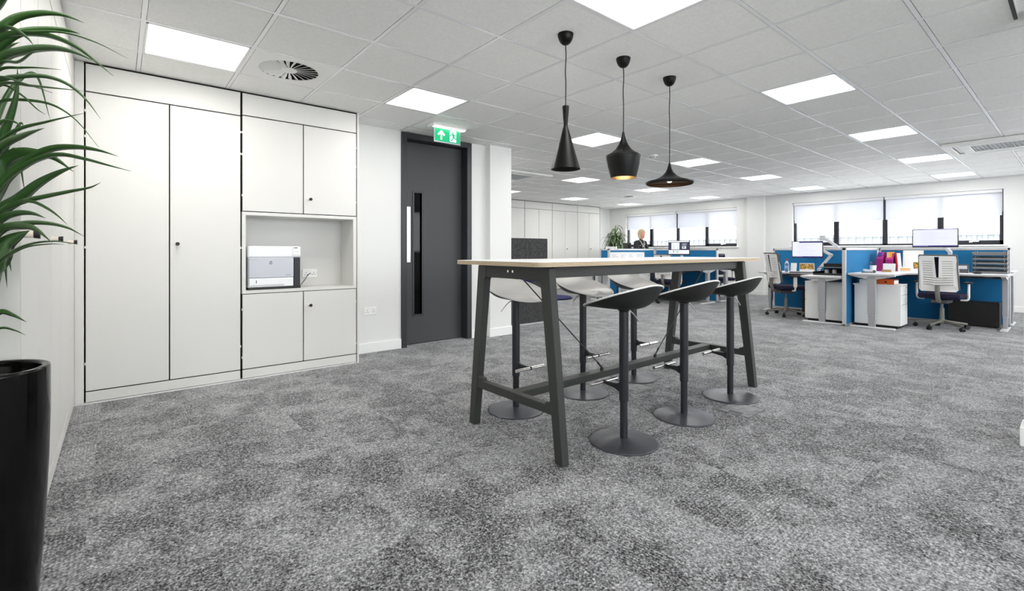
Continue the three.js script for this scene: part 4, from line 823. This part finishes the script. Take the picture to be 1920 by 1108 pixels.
// ---------------------------------------------------------------- planter at the left edge
function leafGeo(pts, wid, tilt = 0) {
  const c = new THREE.CatmullRomCurve3(pts), N = 22, pos = [], uv = [], idx = [], eye = V(0, EYE, 0);
  for (let i = 0; i <= N; i++) {
    const t = i / N, p = c.getPoint(t), tg = c.getTangent(t), view = p.clone().sub(eye).normalize();
    const side = tg.clone().cross(view).normalize().applyAxisAngle(tg, tilt), nrm = side.clone().cross(tg).normalize();
    const w = wid * 0.5 * Math.min(1, 0.35 + t * 3.2) * Math.pow(Math.max(0, 1 - Math.pow(t, 1.9)), 1.05) + 0.0003, th = 0.0012 + w * 0.05, fold = w * 0.28;
    for (const [a, b] of [[-1, 0], [0, 1], [1, 0], [0, -1]]) { const q = p.clone().addScaledVector(side, a * w).addScaledVector(nrm, b * th - (a ? -fold : 0)); pos.push(q.x, q.y, q.z); uv.push(0.5 + a * 0.5, t); }
    if (i) for (let k = 0; k < 4; k++) { const a = (i - 1) * 4 + k, b = (i - 1) * 4 + (k + 1) % 4; idx.push(a, b, a + 4, b, b + 4, a + 4); }
  }
  const g = new THREE.BufferGeometry(); g.setAttribute('position', new THREE.Float32BufferAttribute(pos, 3)); g.setAttribute('uv', new THREE.Float32BufferAttribute(uv, 2)); g.setIndex(idx); g.computeVertexNormals(); return g;
}
{
  const PX = -0.297, PZ = -1.985;
  const pot = thing('plant_pot', 'tall glossy black planter at the left edge', 'planter', [PX, 0, PZ]);
  mesh('body', lathe([[0, 0.002], [0.1, 0.002], [0.106, 0.02], [0.116, 0.15], [0.128, 0.33], [0.136, 0.52], [0.1395, 0.68], [0.14, 0.79], [0.138, 0.797], [0.132, 0.799], [0.121, 0.797], [0.118, 0.79], [0.116, 0.7], [0, 0.7]], 72), M.pot, pot);
  mesh('soil', lathe([[0, 0.768], [0.05, 0.772], [0.1, 0.764], [0.118, 0.757]], 32), M.soil, pot);
  // a palm grown in the pot; leaf outlines placed in space around its canes
  const palm = thing('palm', 'potted palm with long arching strap leaves at the left edge', 'plant', [PX, 0.765, PZ]);
  const toLocal = (px, py, d) => { const X = (px - 960) / FOCAL, Y = (470 - py) / FOCAL; return V((X * 0.7698 + 0.6383) * d - PX, EYE + Y * d - 0.765, (X * 0.6383 - 0.7698) * d - PZ); };
  const canes = [[-0.05, -0.055, 0.42], [-0.075, -0.02, 0.72], [-0.06, -0.045, 0.95]];
  for (const [a, b, h] of canes) mesh('cane', tube([[a, -0.02, b], [a * 1.2, h * 0.5, b * 1.2], [a * 1.4, h, b * 1.4]], 0.011, 12, 10), M.stem, palm);
  const leaves = [
    [[-60, 110], [0, 54], [30, 33], [80, 24], [119, 28], [158, 43], 15], [[-60, 150], [0, 83], [36, 61], [89, 54], [131, 57], [150, 64], 16],
    [[-60, 190], [0, 112], [45, 95], [95, 90], [137, 97], [180, 116], 15], [[-60, 150], [0, 72], [71, 64], [113, 74], [149, 92], [179, 115], [212, 142], 11],
    [[-60, 130], [0, 66], [60, 60], [119, 61], [179, 79], [238, 109], 5], [[-60, 210], [0, 152], [36, 143], [86, 143], [128, 158], [161, 186], [188, 222], 8],
    [[-60, 230], [0, 191], [60, 189], [101, 198], [140, 223], [185, 276], 6], [[-30, 400], [0, 268], [18, 220], [31, 173], [33, 125], 14],
    [[-60, 360], [0, 268], [30, 244], [89, 228], [158, 212], 8], [[-60, 360], [0, 277], [45, 253], [83, 240], 14],
    [[-60, 200], [0, 130], [36, 127], [72, 127], [115, 131], 5], [[-60, 160], [0, 144], [42, 155], [98, 174], 5], [[-60, 190], [0, 157], [60, 161], [101, 165], [161, 171], 5],
    [[-60, 470], [0, 343], [8, 307], [36, 290], [60, 287], [98, 295], [138, 322], 30], [[-60, 480], [10, 340], [60, 296], [98, 279], [143, 276], [185, 282], [221, 293], 15],
    [[-60, 480], [0, 350], [45, 313], [77, 297], [113, 290], [158, 298], [203, 310], [245, 321], 11], [[-60, 470], [0, 397], [36, 373], [74, 343], [113, 322], [147, 310], 20],
    [[-60, 470], [0, 397], [39, 379], [89, 367], [134, 358], [170, 351], [189, 342], 9], [[-60, 470], [0, 400], [30, 380], [60, 378], [89, 391], [110, 406], [126, 421], 7],
    [[-60, 480], [0, 412], [30, 400], [60, 400], [86, 409], 13], [[-60, 500], [0, 430], [45, 418], [89, 418], [128, 427], [157, 443], 10],
    [[-50, 560], [0, 483], [12, 458], [36, 442], [56, 432], 34], [[-60, 520], [0, 432], [45, 424], [69, 431], [98, 455], 14],
    [[-60, 560], [0, 489], [45, 461], [98, 452], [147, 458], 5], [[-60, 560], [0, 492], [45, 465], [89, 458], [120, 458], 4],
    [[-60, 640], [0, 585], [23, 590], [50, 604], 10], [[-60, 660], [0, 615], [28, 619], [47, 628], 5], [[-60, 120], [-20, 30], [0, 8], [16, -12], [40, -30], 13],
    [[-60, 230], [0, 100], [20, 86], [37, 79], 10], [[-60, 180], [0, 55], [25, 54], [50, 70], [64, 86], 8], [[-60, 200], [0, 120], [35, 116], [62, 98], [80, 96], 6],
    [[-60, 390], [0, 300], [20, 262], [40, 230], [44, 236], 7], [[-60, 330], [0, 230], [25, 228], [42, 238], 6], [[-60, 250], [0, 160], [40, 178], [70, 205], [85, 215], 4],
  ];
  leaves.forEach((l, k) => {
    const w = l.at(-1), pts = l.slice(0, -1), d0 = 1.38, d1 = 1.38 + rr(-0.2, 0.07);
    const P3 = pts.map((p, i) => toLocal(p[0], p[1], d0 + (d1 - d0) * (i / (pts.length - 1))));
    const world = P3.map(p => p.clone().add(V(PX, 0.765, PZ)));
    const g = leafGeo(world, w * 1.38 / FOCAL * 1.15, rr(-0.5, 0.5)); g.translate(-PX, -0.765, -PZ);
    mesh('leaf', g, M.palmLeaf, palm);
  });
  // more leaves on the hidden side
  for (let k = 0; k < 26; k++) {
    const a = rr(PI * 0.85, PI * 1.75), h0 = rr(0.1, 0.9), R = rr(0.25, 0.5), up = rr(0.1, 0.35), s = Math.sin(a), c = Math.cos(a);
    const p = [[0, h0, 0], [R * 0.35, h0 + up * 0.8, 0], [R * 0.7, h0 + up, 0], [R, h0 + up * 0.55, 0]].map(([r, y]) => V(Math.max(r * s, -0.28) + PX * 0, y, Math.max(r * c, -0.16)));
    const g = leafGeo(p.map(q => q.clone().add(V(PX, 0.765, PZ))), rr(0.012, 0.03), rr(-0.5, 0.5)); g.translate(-PX, -0.765, -PZ); mesh('leaf', g, M.palmLeaf, palm);
  }
}
// tall plant in the far corner
{
  const X = 11.72, Z = -9.2, pot = thing('plant_pot', 'dark pot of the tall plant hidden behind the far screens', 'planter', [X, 0, Z]);
  mesh('body', lathe([[0, 0.002], [0.15, 0.002], [0.2, 0.42], [0.19, 0.43], [0.17, 0.38], [0, 0.38]], 32), M.pot, pot); mesh('soil', cyl(0.17, 0.17, 0.02, 0, 0.39, 0, 24), M.soil, pot);
  const o = thing('dracaena', 'tall leafy plant in the far corner left of the window', 'plant', [X, 0.4, Z]);
  const tops = [[0.02, 1.36, 0.03], [-0.14, 0.92, 0.08], [0.1, 0.8, -0.1], [0.08, 1.12, 0.1], [-0.08, 1.14, -0.08]];
  for (const [a, h, b] of tops) mesh('cane', tube([[a * 0.2, 0, b * 0.2], [a * 0.7, h * 0.5, b * 0.7], [a, h, b]], 0.014, 10, 8), M.stem, o);
  for (const [a, h, b] of tops) for (let k = 0; k < 42; k++) {
    const t = rr(0, 2 * PI), L = rr(0.18, 0.36), hh = h - rr(0, 0.42), up = rr(0.02, 0.2), s = Math.sin(t), c = Math.cos(t);
    const pts = [[0, 0], [0.4, up], [0.75, up * 0.7], [1, up - rr(0.08, 0.24)]].map(([r, y]) => V(a + s * L * r, hh + y, b + c * L * r));
    const cv = new THREE.CatmullRomCurve3(pts), pos = [], uv = [], idx = [];
    for (let i = 0; i <= 6; i++) { const p = cv.getPoint(i / 6), tg = cv.getTangent(i / 6), sd = tg.clone().cross(V(0, 1, 0)).normalize(), w = 0.02 * Math.sin(PI * (0.12 + 0.88 * i / 6)) + 0.001; for (const q of [[-w, 0.003], [0, -0.004], [w, 0.003]]) { pos.push(p.x + sd.x * q[0], p.y + q[1], p.z + sd.z * q[0]); uv.push(0, 0); } if (i) for (const e of [0, 1]) { const v = (i - 1) * 3 + e; idx.push(v, v + 1, v + 3, v + 1, v + 4, v + 3); } }
    const g = new THREE.BufferGeometry(); g.setAttribute('position', new THREE.Float32BufferAttribute(pos, 3)); g.setAttribute('uv', new THREE.Float32BufferAttribute(uv, 2)); g.setIndex(idx); g.computeVertexNormals();
    mesh('leaf', g, M.farLeaf, o);
  }
}

// ---------------------------------------------------------------- the woman behind the far desk
function fieldMesh(sdf, c, R, res) {
  const mc = new MarchingCubes(res, new THREE.MeshBasicMaterial(), false, false, 120000), half = res / 2, p = new THREE.Vector3();
  for (let z = 0; z < res; z++) for (let y = 0; y < res; y++) for (let x = 0; x < res; x++) { p.set((x - half) / half * R + c[0], (y - half) / half * R + c[1], (z - half) / half * R + c[2]); mc.field[x + y * res + z * res * res] = -sdf(p); }
  mc.isolation = 0; mc.update();
  const n = mc.count, pos = new Float32Array(n * 3), nor = new Float32Array(n * 3);
  for (let i = 0; i < n * 3; i++) { pos[i] = mc.positionArray[i] * R + c[i % 3]; nor[i] = mc.normalArray[i]; }
  const g = new THREE.BufferGeometry(); g.setAttribute('position', new THREE.BufferAttribute(pos, 3)); g.setAttribute('normal', new THREE.BufferAttribute(nor, 3)); g.setAttribute('uv', new THREE.BufferAttribute(new Float32Array(n * 2), 2)); g.computeVertexNormals(); return g;
}
const capsule = (p, a, b, r1, r2) => { const pa = p.clone().sub(a), ba = b.clone().sub(a), t = Math.max(0, Math.min(1, pa.dot(ba) / ba.lengthSq())); return pa.addScaledVector(ba, -t).length() - (r1 + (r2 - r1) * t); };
const smin = (a, b, k) => { const h = Math.max(0, Math.min(1, 0.5 + 0.5 * (b - a) / k)); return b + (a - b) * h - k * h * (1 - h); };
{
  const o = thing('person', 'woman with blonde bobbed hair in a dark patterned top standing at the far desk', 'person', [11.42, 0, -8.1], -0.25);
  // faces +x turned a little to the window side; local front is +z
  const bones = list => p => list.reduce((d, [a, b, r1, r2, k]) => smin(d, capsule(p, V(...a), V(...b), r1, r2), k ?? 0.03), 9);
  const body = bones([[[0, 0.95, 0], [0, 1.12, 0.02], 0.14, 0.125], [[0, 1.12, 0.02], [0, 1.32, 0.05], 0.125, 0.13], [[-0.12, 1.37, 0.06], [0.12, 1.37, 0.06], 0.065, 0.065], [[0, 1.38, 0.07], [0, 1.5, 0.11], 0.055, 0.048],
    [[-0.17, 1.36, 0.06], [-0.23, 1.13, 0.1], 0.052, 0.042], [[-0.23, 1.13, 0.1], [-0.2, 1.0, 0.3], 0.04, 0.03], [[0.17, 1.36, 0.06], [0.24, 1.13, 0.1], 0.052, 0.042], [[0.24, 1.13, 0.1], [0.2, 1.0, 0.3], 0.04, 0.03],
    [[-0.08, 0.92, 0], [-0.09, 0.5, 0.03], 0.1, 0.062], [[-0.09, 0.5, 0.03], [-0.09, 0.09, -0.01], 0.06, 0.04], [[0.08, 0.92, 0], [0.09, 0.5, 0.03], 0.1, 0.062], [[0.09, 0.5, 0.03], [0.09, 0.09, -0.01], 0.06, 0.04], [[-0.09, 0.035, -0.03], [-0.1, 0.03, 0.13], 0.035, 0.03, 0.02], [[0.09, 0.035, -0.03], [0.1, 0.03, 0.13], 0.035, 0.03, 0.02]]);
  const skin = bones([[[0, 1.44, 0.09], [0, 1.5, 0.115], 0.05, 0.048], [[0, 1.6, 0.13], [0, 1.63, 0.12], 0.078, 0.085, 0.03], [[0, 1.545, 0.165], [0, 1.58, 0.165], 0.045, 0.055, 0.04], [[0, 1.585, 0.215], [0, 1.61, 0.205], 0.011, 0.008, 0.015], [[-0.085, 1.585, 0.125], [-0.085, 1.61, 0.125], 0.012, 0.014, 0.01], [[0.085, 1.585, 0.125], [0.085, 1.61, 0.125], 0.012, 0.014, 0.01]]);
  const b = mesh('body', fieldMesh(body, [0, 0.78, 0.05], 0.82, 110), M.dress, o);
  mesh('head', fieldMesh(skin, [0, 1.55, 0.13], 0.19, 60), M.skin, b);
  mesh('hair', fieldMesh(p => Math.max(bones([[[0, 1.645, 0.105], [0, 1.64, 0.115], 0.108, 0.108], [[-0.07, 1.6, 0.09], [-0.075, 1.52, 0.1], 0.05, 0.042, 0.04], [[0.07, 1.6, 0.09], [0.075, 1.52, 0.1], 0.05, 0.042, 0.04], [[0, 1.6, 0.06], [0, 1.52, 0.06], 0.075, 0.06, 0.05]])(p), -(Math.hypot(p.x * 0.95, (p.y - 1.57) * 0.85, p.z - 0.245) - 0.118)), [0, 1.6, 0.1], 0.2, 64), M.hair, b);
  mesh('eyes', [-1, 1].map(q => sph(0.009, q * 0.03, 1.61, 0.196, 10, 8)), M.black, b);
  mesh('mouth', [rb(0.04, 0.008, 0.01, 0.004, 0, 1.553, 0.212)], M.red, b);
  mesh('lanyard', [tube([[-0.07, 1.44, 0.1], [-0.05, 1.36, 0.165], [0, 1.25, 0.19], [0.05, 1.36, 0.165], [0.07, 1.44, 0.1]], 0.008, 24, 6)], M.lanyard, b);
  for (const q of [-1, 1]) {
    const hd = bones([[[q * 0.2, 0.99, 0.31], [q * 0.19, 0.97, 0.37], 0.028, 0.03, 0.015], ...[-0.024, -0.008, 0.008, 0.022].map((e, k) => [[q * 0.19 + e, 0.966, 0.375], [q * 0.188 + e * 1.25, 0.94 , 0.435 - Math.abs(k - 1.6) * 0.008], 0.0095, 0.008, 0.006]), [[q * 0.19 - q * 0.022, 0.975, 0.345], [q * 0.19 - q * 0.05, 0.955, 0.385], 0.011, 0.009, 0.008]]);
    mesh('hand', fieldMesh(hd, [q * 0.19, 0.965, 0.37], 0.1, 50), M.skin, b);
  }
  // pale flecks printed on the dark top
  const fl = []; for (let k = 0; k < 60; k++) { const y = rr(1.02, 1.36), a = rr(-1.4, 1.4), r = 0.137; fl.push(sph(0.008, Math.sin(a) * r, y, Math.cos(a) * r + 0.02 + (y - 1.1) * 0.12, 6, 4)); }
  const f = mesh('print_flecks', fl, M.lanyard, b); f.userData.kind = 'stuff';
}

renderer.render(scene, camera);
